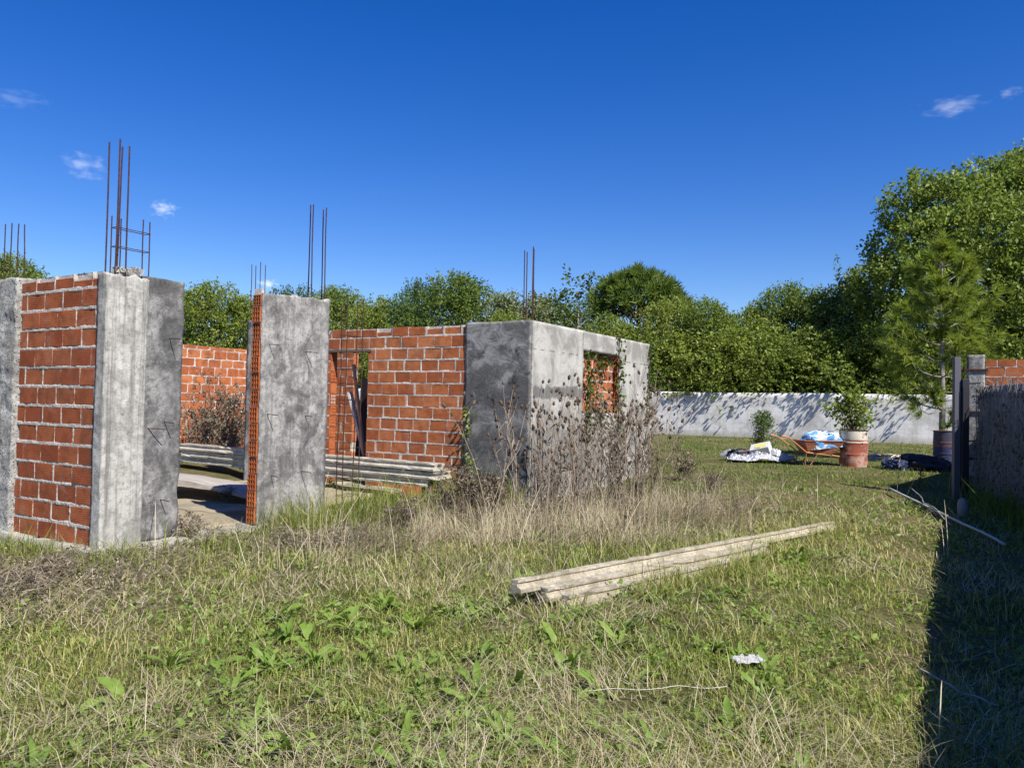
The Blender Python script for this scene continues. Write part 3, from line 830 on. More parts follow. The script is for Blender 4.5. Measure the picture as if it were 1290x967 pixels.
mb.build('earth_fill', M['soil'], bpy.data.objects['rusty_drum'])
dq = G(1190, 588) + Vector((.42, .7, 0))
drum('blue_drum', dq, 'blue and orange oil drum behind the gate post, shade put into its colours', ((0, (.014, .024, .085)), (.46, (.17, .065, .04)), (.62, (.07, .06, .07))), r=.29, h=.86, seed=8, worn=(.035, .045, .10))  # band colours darkened to stand in for shade on the drum

# ---- wheelbarrow
wp = G(1030, 586)
wb = empty('wheelbarrow', wp, R(6), label='rusty orange wheelbarrow loaded with a white and blue sack', cat='wheelbarrow')
def barrow_paint():
    t = NT('barrow_paint'); n = t.noise(9, 6, .7)
    return t.done(t.mix(t.step(n, .40, .62), (.34, .125, .065), (.17, .075, .045)), .6, t.bump(n, .3, .004))
BP = barrow_paint()
def tray():
    mb = MB()
    top = [(-.50, -.33, .60), (.52, -.33, .60), (.62, 0, .61), (.52, .33, .60), (-.50, .33, .60), (-.54, 0, .60)]
    bot = [(-.34, -.22, .30), (.26, -.22, .29), (.30, 0, .29), (.26, .22, .29), (-.34, .22, .30), (-.36, 0, .30)]
    tv = [Vector(p) for p in top]; bv = [Vector(p) for p in bot]
    ti = [Vector((p.x * .975, p.y * .965, p.z)) for p in tv]; bi = [Vector((p.x * .97, p.y * .96, p.z + .012)) for p in bv]
    n = 6; vs = tv + bv + ti + bi; fs = []
    for i in range(n):
        j = (i + 1) % n
        fs += [(n + i, n + j, j, i), (2 * n + i, 2 * n + j, 3 * n + j, 3 * n + i), (i, j, 2 * n + j, 2 * n + i)]
    fs += [tuple(range(2 * n - 1, n - 1, -1)), tuple(range(3 * n, 4 * n))]
    mb.add(vs, fs); mb.tube([*top, top[0]], .012, 6)
    return mb
tray().build('tray', BP, wb)
for s in (-1, 1):
    mb = MB(); mb.tube([(-1.02, s * .30, .70), (-.86, s * .29, .66), (-.40, s * .24, .32), (.20, s * .19, .26), (.74, s * .055, .20)], .017, 8)
    mb.tube([(-1.06, s * .30, .705), (-.93, s * .297, .68)], .023, 8); mb.build('handle', NT('handle_paint').done((.45, .19, .06), .6), wb)
    mb = MB(); mb.tube([(-.40, s * .23, .34), (-.44, s * .24, .02), (-.32, s * .24, .0), (-.12, s * .22, .28)], .014, 7); mb.build('leg', BP, wb)
    mb = MB(); mb.tube([(.28, s * .2, .48), (.70, s * .07, .22)], .012, 6); mb.tube([(.36, s * .2, .55), (.82, s * .06, .30)], .010, 6); mb.build('brace', BP, wb)
wh = empty('wheel', (.74, 0, .19), 0, wb)
mb = MB(); Mx = Matrix.Rotation(math.pi / 2, 4, 'X')
mb.lathe([(.125, -.035), (.165, -.042), (.188, -.028), (.194, 0), (.188, .028), (.165, .042), (.125, .035), (.125, -.035)], 28, M=Mx); mb.build('tyre', NT('old_rubber').done((.03, .03, .032), .85), wh, True)
mb = MB(); mb.lathe([(.0, -.03), (.03, -.05), (.04, -.02), (.11, -.02), (.128, -.033), (.128, .033), (.11, .02), (.04, .02), (.03, .05), (0, .03)], 24, M=Mx); mb.build('rim', BP, wh, True)
# sacks and sheets: crumpled closed shapes
def crumple(name, sx, sy, sz, mats, loc, rot, seed, amp=.25, freq=3.0, sub=5, flat=.25, **k):
    bm = bmesh.new(); bmesh.ops.create_icosphere(bm, subdivisions=sub, radius=1)
    for v in bm.verts:
        p = v.co.copy()
        q = Vector((math.copysign(abs(p.x) ** .6, p.x), math.copysign(abs(p.y) ** .6, p.y), math.copysign(abs(p.z) ** .75, p.z)))
        n = mn.noise(p * freq + Vector((seed, 0, 0))); n2 = abs(mn.noise(p * freq * 2.3 + Vector((0, seed, 0)))); n3 = abs(mn.noise(p * freq * 6 + Vector((0, seed, 0))))
        q = q * (1 + amp * n - amp * .8 * n2 - amp * .35 * n3)
        v.co = Vector((q.x * sx, q.y * sy, max(q.z, -flat) * sz + flat * sz))
    me = bpy.data.meshes.new(name); bm.to_mesh(me); bm.free()
    for m in (mats if isinstance(mats, list) else [mats]): me.materials.append(m)
    me.polygons.foreach_set('use_smooth', [True] * len(me.polygons))
    return link(name, me, None, loc, rot, **k)
def sack_mat():
    t = NT('printed_sack'); n = t.noise(4.0, 3, .5, dist=.8)
    c = t.mix(t.step(n, .50, .53), (.52, .54, .57), (.12, .32, .60))
    f = t.noise(18, 5, .6)
    return t.done(c, .4, t.bump(f, .5, .01), spec=.5)
SACK = sack_mat()
crumple('printed_sack', .50, .29, .30, SACK, wp + Vector((.10, 0, .44)), (R(3), R(-6), R(10)), 2, amp=.22, freq=2.2, label='white and blue plastic sack heaped in the wheelbarrow', cat='sack')
# crumpled pale sheet with rubbish on it
sp = G(956, 582)
def sheet(name, w, d, hgt, seed, m, loc, rz, n=70, **k):
    vs = []; fs = []
    for i in range(n + 1):
        for j in range(n + 1):
            u = i / n * 2 - 1; v = j / n * 2 - 1
            q = Vector((u * 2.2, v * 2.2, seed))
            z = hgt * (.45 + .75 * mn.noise(q) + .5 * abs(mn.noise(q * 2.4)) + .22 * abs(mn.noise(q * 6)) + .08 * mn.noise(q * 14)) * (1 - max(abs(u), abs(v)) ** 4 * .7)
            e = 1 + .22 * mn.noise(Vector((u * 1.4, v * 1.4, seed + 7)))
            vs.append((u * w * e, v * d * e, max(z, .004)))
    for i in range(n):
        for j in range(n):
            a = i * (n + 1) + j; fs.append((a, a + n + 1, a + n + 2, a + 1))
    mb = MB(); mb.add(vs, fs); o = mb.build(name, m, None, False, loc, (0, 0, rz), **k)
    so = o.modifiers.new('thickness', 'SOLIDIFY'); so.thickness = .006
    return o
SILVER = NT('silver_sheet').done((.30, .31, .335), .45, metal=.2, spec=.4)
sheet('plastic_sheet', .80, .50, .27, 1.5, SILVER, sp + Vector((0, .1, .04)), R(-4), label='crumpled silvery plastic sheet spread on the lawn', cat='plastic sheet')
bx = empty('white_box', sp + Vector((.10, .05, .20)), R(-32), label='small white box with a yellow panel lying on the silvery sheet', cat='box')
bx.rotation_euler = (R(22), R(-14), R(-30))
mb = MB(); mb.box((-.24, -.18, 0), (.24, .18, .24), ch=.012); mb.build('box_body', NT('white_plastic').done((.55, .55, .52), .5), bx)
mb = MB(); mb.box((-.12, -.12, .241), (.17, .10, .246)); mb.box((-.1, -.184, .06), (.1, -.181, .18)); mb.build('label_panel', NT('yellow_print').done((.62, .58, .16), .5), bx)
BLACK = NT('black_plastic').done((.02, .02, .022), .4)
crumple('black_bag', .28, .2, .2, BLACK, sp + Vector((-.42, .28, .06)), (0, 0, .4), 5, label='black rubbish bag behind the white box on the sheet', cat='bag')
mb = MB(); mb.box((-.4, -.05, 0), (.4, .05, .03), ch=.004)
mb.build('broken_plank', M['pink_wood'], None, loc=sp + Vector((-.30, .12, .24)), rot=(R(10), R(-18), R(-38)), label='short brown plank lying across the silvery sheet', cat='plank')
# dark junk in the shade
jp = G(1158, 592)
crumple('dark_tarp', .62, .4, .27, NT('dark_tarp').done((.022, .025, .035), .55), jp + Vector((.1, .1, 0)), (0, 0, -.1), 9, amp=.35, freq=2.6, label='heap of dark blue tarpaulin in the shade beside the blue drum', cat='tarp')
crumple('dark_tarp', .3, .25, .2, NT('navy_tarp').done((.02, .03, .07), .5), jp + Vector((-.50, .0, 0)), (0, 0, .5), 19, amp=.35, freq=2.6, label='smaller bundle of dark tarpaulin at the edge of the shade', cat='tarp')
kp = G(1118, 580)
crumple('paper_sack', .52, .2, .13, NT('kraft').done((.52, .47, .38), .7), kp + Vector((.05, .2, .0)), (0, 0, .15), 12, amp=.3, label='flattened pale paper sack lying right of the rusty drum', cat='sack')
mb = MB(); mb.box((-.5, -.06, 0), (.5, .06, .025), ch=.003)
mb.build('broken_plank', M['pink_wood'], None, loc=kp + Vector((-.18, .0, .16)), rot=(R(8), R(12), R(20)), label='brown plank resting on the flattened paper sack', cat='plank')
# small litter
rp = G(944, 843)
sheet('white_rag', .10, .045, .04, 4.4, NT('white_rag').done((.36, .36, .36), .8), rp + Vector((0, 0, .05)), R(12), n=26, label='small crumpled white rag lying in the short grass', cat='rag')
def stick(name, p0, p1, r, m, label, cat, bend=.03, z0=.05, z1=.05):
    p0 = Vector(p0) + Vector((0, 0, z0)); p1 = Vector(p1) + Vector((0, 0, z1)); s = random.random() * 9; n = 14
    mb = MB(); mb.tube([p0.lerp(p1, i / n) + Vector((mn.noise(Vector((s, i * .3, 0))), mn.noise(Vector((s, i * .3, 3))), .5 * mn.noise(Vector((s, i * .3, 7))))) * bend for i in range(n + 1)], r, 6)
    return mb.build(name, m, None, True, label=label, cat=cat)
PALE = NT('pale_pole').done((.50, .47, .42), .7)
stick('pole', G(1120, 622), G(1268, 692), .018, PALE, 'long pale pole lying across the edge of the shade', 'pole', .06, .10, .06)
stick('pole', G(1148, 628), G(1200, 668), .008, M['grey_wood'], 'thin grey stick lying beside the long pale pole', 'stick', .08, .16, .08)
stick('string', G(740, 886), G(918, 881), .0022, NT('string').done((.5, .46, .39), .8), 'pale string stretched over the short grass', 'string', .03, .07, .07)
stick('pole', G(1155, 853), G(1258, 900), .007, M['grey_wood'], 'thin grey stick lying in the shaded grass', 'stick', .05, .06, .04)
def canister():
    p = G(1213, 651); e = empty('plastic_bottle', p, 0, label='small pale bottle standing at the foot of the gate post', cat='bottle')
    mb = MB(); mb.lathe([(0, 0), (.07, 0), (.075, .02), (.075, .2), (.06, .25), (.025, .27), (.025, .30), (0, .30)], 18); mb.build('bottle_body', NT('dull_plastic').done((.2, .2, .2), .5), e, True)
    mb = MB(); mb.lathe([(.028, .285), (.028, .32), (0, .32)], 14); mb.build('cap', BLACK, e, True)
canister()
for i, (px, py, s, lab) in enumerate(((1140, 634, .05, 'small white pebble on the lawn by the long pole'), (800, 634, .12, 'pale flat stone beside the dry thicket'), (640, 614, .16, 'pale lump of rubble at the foot of the bitumen panel'), (700, 622, .10, 'pale lump of rubble among the dry teasels'))):
    p = G(px, py)
    crumple('stone', s, s * .7, s * .5, M['foundation'], p, (0, 0, i), 30 + i, amp=.3, freq=1.6, sub=3, label=lab, cat='stone')
# ------------------------------------------------------------------ plants
def nrm(a): return a / np.maximum(np.linalg.norm(a, axis=-1, keepdims=True), 1e-9)
def vnoise(x, y, seed=0):
    x = np.asarray(x, float) + seed * 37.7; y = np.asarray(y, float) - seed * 19.3
    xi = np.floor(x).astype(np.int64); yi = np.floor(y).astype(np.int64); fx = x - xi; fy = y - yi
    fx = fx * fx * (3 - 2 * fx); fy = fy * fy * (3 - 2 * fy)
    def h(a, b):
        q = (a * 374761393 + b * 668265263 + seed * 982451653) & 0xffffffff
        q = ((q ^ (q >> 13)) * 1274126177) & 0xffffffff
        return ((q ^ (q >> 16)) & 0xffff) / 65535.0
    return (h(xi, yi) * (1 - fx) + h(xi + 1, yi) * fx) * (1 - fy) + (h(xi, yi + 1) * (1 - fx) + h(xi + 1, yi + 1) * fx) * fy
def fbm(x, y, seed=0): return (vnoise(x, y, seed) + .5 * vnoise(x * 2.1, y * 2.1, seed + 1) + .25 * vnoise(x * 4.3, y * 4.3, seed + 2)) / 1.75

GREEN = leaf_mat('grass_green', [(0, (.105, .17, .028)), (.32, (.20, .265, .048)), (.58, (.33, .335, .09)), (.8, (.48, .43, .19)), (1, (.60, .53, .30))], .35, .55)
STRAW = leaf_mat('dry_straw', [(0, (.18, .145, .09)), (.35, (.34, .28, .175)), (.7, (.48, .41, .27)), (1, (.60, .54, .40))], .2, .6)
BROWN = leaf_mat('dead_brown', [(0, (.065, .05, .035)), (.5, (.17, .135, .095)), (.8, (.30, .25, .18)), (1, (.42, .36, .27))], .1, .8)
WEED = leaf_mat('weed_leaf', [(0, (.10, .17, .03)), (.5, (.18, .275, .05)), (1, (.30, .38, .09))], .35, .45)
HEAD = leaf_mat('teasel_brown', [(0, (.05, .033, .022)), (.5, (.12, .082, .055)), (1, (.22, .165, .115))], .05, .8)

def blades(P, h, w, az, lean, curl, rnd):
    """P (n,3) roots; a blade is two quads bending over in the direction az"""
    n = len(P)
    d = np.stack([np.cos(az), np.sin(az), np.zeros(n)], -1); s = np.stack([-np.sin(az), np.cos(az), np.zeros(n)], -1)
    up = np.array([0, 0, 1.0])
    m = P + up * (h * .55 * np.cos(lean))[:, None] + d * (h * .55 * np.sin(lean))[:, None]
    l2 = np.minimum(lean + curl, 1.9)
    t = m + up * (h * .5 * np.cos(l2))[:, None] + d * (h * .5 * np.sin(l2))[:, None]
    t[:, 2] = np.maximum(t[:, 2], P[:, 2] + .008); m[:, 2] = np.maximum(m[:, 2], P[:, 2] + .008)
    tw = rng.uniform(-.8, .8, n); s = s * np.cos(tw)[:, None] + d * np.sin(tw)[:, None]
    a = s * (w * .5)[:, None]
    V = np.stack([P - a, P + a, m + a * .85, m - a * .85, t + a * .12, t - a * .12], 1).reshape(-1, 3)
    b = np.arange(n)[:, None] * 6
    Fq = np.concatenate([b + np.array([0, 1, 2, 3]), b + np.array([3, 2, 4, 5])], 1).reshape(-1, 4)
    return V, Fq, np.repeat(rnd, 6)
def in_house(x, y, pad=0.0):
    u, v = to_uv(x, y)
    a = (u > -8.2 - pad) & (u < .14 + pad) & (v > -.09 - pad) & (v < 6.0 + pad)
    b = (u > -4.7 - pad) & (u < 1.47 + pad) & (v > 5.8 - pad) & (v < 11.0 + pad)
    return a | b
def scatter(n, d0, d1, ang=46, a0=None, p=1.0):
    th = rng.uniform(R(-ang if a0 is None else a0), R(ang), n)
    q = rng.random(n)
    d = d0 * (d1 / d0) ** q
    return np.stack([d * np.sin(th), d * np.cos(th)], -1)
def at_ground(xy, dz=0.0): return np.column_stack([xy, ground_h(xy[:, 0], xy[:, 1]) + dz])
def beyond_wall(x, y):      # beyond the boundary wall
    n = Vector((-bw_dir.y, bw_dir.x, 0))
    return (x - bw0.x) * n.x + (y - bw0.y) * n.y > -.1
def past_side(x, y):
    n = Vector((-iw_dir.y, iw_dir.x, 0)); d = (x - IW0.x) * n.x + (y - IW0.y) * n.y
    t = (x - IW0.x) * iw_dir.x + (y - IW0.y) * iw_dir.y
    d2 = -(t - IW_L) * math.sin(IW_PHI) + d * math.cos(IW_PHI)
    return np.where(t < IW_L, d > -.02, d2 > -.02) & (t > 0)
def bend(x, y):            # along the side wall: x metres from its far end, y in front of its face (negative = yard side)
    x = np.asarray(x, float); y = np.asarray(y, float); q = x - IW_L
    return np.where(q < 0, x, IW_L + q * math.cos(IW_PHI) - y * math.sin(IW_PHI)), np.where(q < 0, y, q * math.sin(IW_PHI) + y * math.cos(IW_PHI))

def meadow():
    n = 470000
    xy = scatter(n, 1.9, 40)
    x, y = xy.T; d = np.hypot(x, y)
    keep = ~in_house(x, y) & ~beyond_wall(x, y) & ~past_side(x, y)
    dens = fbm(x * 1.6, y * 1.6, 3); keep &= rng.random(n) < np.clip(.25 + 2.6 * (dens - .30), .12, 1)
    xy = xy[keep]; x, y = xy.T; d = np.hypot(x, y); n = len(x)
    dry = fbm(x * .55, y * .55, 5) * .75 + fbm(x * 2.7, y * 2.7, 8) * .45
    lawn = np.clip((y - 11.5) / 4, 0, 1) * np.clip((x - .5) / 2, 0, 1)
    # straw belt in front of the far room
    belt = np.exp(-((y - 9.0) / 2.6) ** 2) * np.exp(-((x - 1.4) / 2.6) ** 2)
    dry = np.clip(.1 + 1.05 * (dry - .42) * 1.5 + .10 - .05 * belt - .55 * lawn, 0, 1)
    base = fbm(x * 1.1, y * 1.1, 21)
    h = rng.gamma(5, .0112, n) * (0.6 + .75 * base) + .012
    h *= 1 + .6 * belt - .2 * lawn
    h = np.where(rng.random(n) < .05, h * 1.7, h)
    # taller green tuft at the pillar foot
    tp = G(415, 640); u_, v_ = to_uv(x, y); tuft = np.exp(-(((x - tp.x) / .8) ** 2 + ((y - tp.y) / .9) ** 2)); tuft = np.maximum(tuft, .85 * np.exp(-((u_ - .3) / .38) ** 2) * (v_ > -.4) * (v_ < 6.2) * np.clip(3 * (fbm(x * 1.7, y * 1.7, 77) - .3), 0, 1)); h *= 1 + 2.3 * tuft
    w = .0037 * np.maximum(1, d / 3.6) ** .82 * rng.uniform(.6, 1.5, n)
    az = rng.uniform(0, 2 * math.pi, n)
    lean = rng.gamma(2.4, .27, n); curl = rng.uniform(.1, 1.2, n)
    rnd = np.clip(rng.normal(.42, .21, n) + .52 * (dry - .35) - .22 * tuft - .26 * lawn, 0, 1)
    # some is last year's straw
    V, Fq, a = blades(at_ground(xy, -.005), h, w, az, lean, curl, rnd)
    link('grass', np_mesh('grass', V, Fq, GREEN, a), kind='stuff', label='short uneven meadow grass, green mixed with yellow', cat='grass')
meadow()
def straw():
    n = 54000
    xy = scatter(n, 2.0, 22); x, y = xy.T
    m = fbm(x * .9, y * .9, 31)
    keep = ~in_house(x, y) & ~past_side(x, y) & (rng.random(n) < np.clip((m - .36) * 4.2, .10, 1)) & (y < 15 - 2.5 * rng.random(n))
    xy = xy[keep]; x, y = xy.T; n = len(x); d = np.hypot(x, y)
    h = rng.gamma(4, .034, n) + .04; lean = rng.normal(1.2, .28, n)
    az = fbm(x * .7, y * .7, 41) * 14 + rng.normal(0, 1.3, n)
    V1 = blades(at_ground(xy, .02 + .05 * rng.random(n)), h, .0026 * np.maximum(1, d / 3.6) ** .8 * rng.uniform(.5, 1.4, n), az, lean, rng.uniform(.0, .7, n), np.clip(rng.normal(.62, .22, n), 0, 1))
    # standing dry grass in the belt before the far room
    n = 19000
    c = rng.normal(0, 1, (n, 2)) * np.array([1.55, .95]); ax = G(770, 668)
    q = np.column_stack([ax.x - .2 + c[:, 0] * .9 + c[:, 1] * .35, ax.y + .2 + c[:, 0] * .35 + c[:, 1] * 1.05])
    n2 = 5200; c2 = rng.normal(0, 1, (n2, 2)); b2 = G(610, 700)
    q = np.vstack([q, np.column_stack([b2.x + c2[:, 0] * .75, b2.y + c2[:, 1] * .7])])
    clump = fbm(q[:, 0] * 2.6, q[:, 1] * 2.6, 51); k = rng.random(len(q)) < np.clip((clump - .42) * 6, .04, 1)
    k &= ~in_house(q[:, 0], q[:, 1], .05); q = q[k]; n = len(q)
    h = rng.gamma(5, .070, n) * (.45 + clump[k])
    az = fbm(q[:, 0] * 1.2, q[:, 1] * 1.2, 61) * 12 + rng.normal(0, .7, n)
    V2 = blades(at_ground(q), h, .0045 * rng.uniform(.4, 1.5, n), az, np.where(rng.random(n) < .5, np.abs(rng.normal(.35, .35, n)), np.abs(rng.normal(1.15, .35, n))), rng.uniform(0, 1.0, n), np.clip(rng.normal(.58, .26, n), 0, 1))
    V = np.vstack([V1[0], V2[0]]); Fq = np.vstack([V1[1], V2[1] + len(V1[0])]); a = np.concatenate([V1[2], V2[2]])
    link('dry_grass', np_mesh('dry_grass', V, Fq, STRAW, a), kind='stuff', label='pale dry straw lying and standing among the green grass', cat='grass')
straw()
def leaf_quads(P, D, L, Wd, rnd, fold=.25):
    """leaves at P pointing along D: two quads each, creased along the midrib, tapering to a tip"""
    n = len(P); r = rng.normal(0, 1, (n, 3)); s = nrm(np.cross(D, r)); u = nrm(np.cross(s, D))
    L = L[:, None]; Wd = Wd[:, None]
    m = P + D * L * .5 + u * L * .06; t = P + D * L - u * L * .08
    V = np.stack([P, m + s * Wd * .5 + u * Wd * fold, t, m - s * Wd * .5 + u * Wd * fold], 1).reshape(-1, 3)
    b = np.arange(n)[:, None] * 4
    return V, (b + np.array([0, 1, 2, 3])), np.repeat(rnd, 4)
# dead creeping mat, brown and grey
def dead_mat():
    P = []; 
    for (px, py, sx, sy, k) in ((60, 728, .62, .36, 8500), (20, 750, .5, .4, 4500), (165, 705, .4, .25, 1500), (290, 690, .55, .24, 4200), (430, 688, .5, .22, 3000), (255, 700, .4, .2, 1500), (370, 690, .4, .2, 1500), (500, 672, .5, .3, 1500),
                           (560, 654, .45, .3, 2200), (620, 655, .5, .35, 2200), (690, 648, .5, .35, 2500), (880, 612, .55, .5, 2200), (800, 645, .8, .5, 5000), (900, 640, .7, .5, 3000), (720, 668, .8, .4, 3500), (20, 790, .3, .3, 500), (500, 650, .4, .3, 900), (730, 660, .8, .5, 1500)):
        g = G(px, py); c = rng.normal(0, 1, (k, 2))
        P.append(np.column_stack([g.x + c[:, 0] * sx, g.y + c[:, 1] * sy]))
    q = np.vstack(P); cl = fbm(q[:, 0] * 4, q[:, 1] * 4, 71); k = (rng.random(len(q)) < np.clip((cl - .30) * 4, 0, 1)) & ~in_house(q[:, 0], q[:, 1], -.02)
    q = q[k]; cl = cl[k]; n = len(q)
    p = at_ground(q); p[:, 2] += rng.random(n) * (.06 + .42 * np.clip(cl - .3, 0, 1))
    D = nrm(rng.normal(0, 1, (n, 3)) * np.array([1, 1, .7]))
    tw = rng.random(n) < .62; V, Fq, a = leaf_quads(p, D, np.where(tw, rng.uniform(.07, .2, n), rng.uniform(.025, .06, n)), np.where(tw, rng.uniform(.003, .007, n), rng.uniform(.008, .02, n)), np.clip(rng.normal(.6, .26, n), 0, 1))
    link('dead_ground_cover', np_mesh('dead_ground_cover', V, Fq, BROWN, a), kind='stuff', label='mats of dead brown creeping weeds along the foundations', cat='dead weeds')
dead_mat()

# ---- broad-leaved rosettes
def rosette(seed):
    r = np.random.default_rng(seed); V = []; Fq = []; A = []; b = 0
    for k in range(int(r.integers(8, 15))):
        az = r.uniform(0, 6.28); L = r.uniform(.10, .24); w = L * r.uniform(.16, .26); el = r.uniform(.25, 1.25); tw = r.uniform(-.5, .5); c = r.uniform(.3, .8)
        d = np.array([math.cos(az), math.sin(az), 0]); s = np.array([-math.sin(az), math.cos(az), 0]); p = np.zeros(3); n = 7; bend = el
        for i in range(n + 1):
            t = i / n; ww = w * (.18 + .82 * math.sin(math.pi * min(1, t * .82 + .12)) ** 1.1) * (0.02 if i == n else 1)
            wav = .12 * w * math.sin(i * 2.1 + k)
            up = np.array([0, 0, 1.0]); side = s * math.cos(tw) + up * math.sin(tw)
            V += [p - side * ww * .5 + up * (ww * .16 + wav), p, p + side * ww * .5 + up * (ww * .16 - wav)]
            A += [r.uniform(.3, .7)] * 3
            if i < n:
                o = b + i * 3; Fq += [(o, o + 1, o + 4, o + 3), (o + 1, o + 2, o + 5, o + 4)]
                p = p + (d * math.cos(bend) + up * math.sin(bend)) * L / n; bend -= c / n * 1.6
        b += 3 * (n + 1)
    return np_mesh('weed', np.array(V), np.array(Fq), WEED, np.array(A) * .6 + r.uniform(0, .35), smooth=True)
ROS = [rosette(100 + i) for i in range(7)]
spots = []
for (cx, cy, sx, sy, k) in ((560, 895, 75, 45, 26), (350, 825, 50, 22, 9), (790, 815, 55, 18, 12), (700, 880, 50, 20, 6), (330, 940, 40, 20, 5), (560, 770, 40, 12, 6), (830, 735, 60, 10, 8), (1040, 705, 50, 10, 6), (410, 790, 40, 20, 5),
                         (900, 900, 90, 40, 7), (60, 940, 60, 25, 3), (680, 940, 80, 25, 9), (480, 790, 60, 20, 7), (985, 760, 60, 18, 5), (560, 840, 60, 15, 8), (160, 690, 25, 8, 6), (250, 690, 60, 8, 6), (700, 760, 90, 14, 8), (300, 860, 70, 30, 6)):
    for _ in range(int(k * 1.7)): spots.append((random.gauss(cx, sx * 1.0), random.gauss(cy, sy * 1.05)))
for i, (px, py) in enumerate(spots):
    g = G(px, min(py, 985)); 
    if in_house(g.x, g.y) or past_side(g.x, g.y): continue
    s = random.choice((.5, .65, .8, 1.0)) * random.uniform(.85, 1.15)
    o = link('broadleaf_weed', ROS[i % len(ROS)], None, (g.x, g.y, g.z - .008), (random.uniform(-.12, .12), random.uniform(-.12, .12), random.random() * 6.28), label='low green rosette of long broad leaves growing in the meadow grass', cat='weed', group='broad-leaved weeds in the meadow')
    o.scale = (s, s, s)

# taller grass left uncut along the foot of the house
def house_edge():
    n = 17000; v = rng.uniform(-.4, 6.6, n); u = .16 + np.abs(rng.normal(0, .34, n)); b = rng.random(n) < .30
    u = np.where(b, 1.4 - rng.uniform(0, 1.35, n), u); v = np.where(b, 5.72 - np.abs(rng.normal(0, .35, n)), v)
    b2 = rng.random(n) < .14; u = np.where(b2, rng.uniform(-3, .1, n), u); v = np.where(b2, -.12 - np.abs(rng.normal(0, .2, n)), v)
    x = C1.x + XA.x * u + YB.x * v; y = C1.y + XA.y * u + YB.y * v; cl = fbm(x * 1.5, y * 1.5, 97)
    k = (rng.random(n) < np.clip((cl - .30) * 4, .05, 1)); x, y, u, v, cl = x[k], y[k], u[k], v[k], cl[k]; n = len(x)
    h = rng.gamma(6, .042, n) * (.5 + cl) * np.where(v < 1.7, .68, 1.32)
    V, Fq, a = blades(at_ground(np.column_stack([x, y])), h, rng.uniform(.004, .0085, n), rng.uniform(0, 6.28, n), np.abs(rng.normal(.3, .25, n)), rng.uniform(.1, 1.1, n), np.clip(rng.normal(.36, .2, n), 0, 1))
    link('tall_grass', np_mesh('tall_grass', V, Fq, GREEN, a), kind='stuff', label='taller fresh grass along the foot of the unfinished house', cat='grass')
house_edge()
# grass grown up against and over the fallen joists
def joist_grass():
    n = 5200; s = rng.random(n) * (fL + .5) - .2; o = np.where(rng.random(n) < .5, -.14 - np.abs(rng.normal(0, .12, n)), .22 + np.abs(rng.normal(0, .14, n)) + np.where(s > fL * .5, -.12, .08))
    x = a.x + fd.x * s + fn_.x * o; y = a.y + fd.y * s + fn_.y * o; cl = fbm(s * 2.3, o * 2, 88)
    k = rng.random(n) < np.clip((cl - .34) * 4, .08, 1); x, y, cl = x[k], y[k], cl[k]; n = len(x)
    V, Fq, at_ = blades(at_ground(np.column_stack([x, y])), rng.gamma(5, .034, n) * (.5 + cl), rng.uniform(.003, .007, n), rng.uniform(0, 6.28, n), np.abs(rng.normal(.45, .35, n)), rng.uniform(.2, 1.2, n), np.clip(rng.normal(.5, .25, n), 0, 1))
    link('tall_grass', np_mesh('tall_grass', V, Fq, GREEN, at_), kind='stuff', label='tufts of grass grown up along the fallen cream joists', cat='grass')
joist_grass()
# small round-leaved herbs between the grasses
def herbs():
    n = 52000; xy = scatter(n, 2.2, 15); x, y = xy.T; m = fbm(x * 1.9, y * 1.9, 91)
    k = ~in_house(x, y) & ~past_side(x, y) & (rng.random(n) < np.clip((m - .44) * 5, .03, 1)); xy = xy[k]; n = len(xy); d = np.hypot(*xy.T)
    P = at_ground(xy, .01) + np.array([0, 0, 1]) * (rng.random(n) ** 1.5 * .07)[:, None]; D = nrm(rng.normal(0, 1, (n, 3)) * np.array([1, 1, .35]) + np.array([0, 0, .25]))
    L = rng.uniform(.018, .05, n) * np.maximum(1, d / 5) ** .6
    V, Fq, a = leaf_quads(P, D, L, L * rng.uniform(.35, .7, n), np.clip(rng.normal(.5, .22, n), 0, 1), .1)
    link('low_herbs', np_mesh('low_herbs', V, Fq, WEED, a), kind='stuff', label='small green herbs creeping between the grass blades', cat='herbs')
herbs()
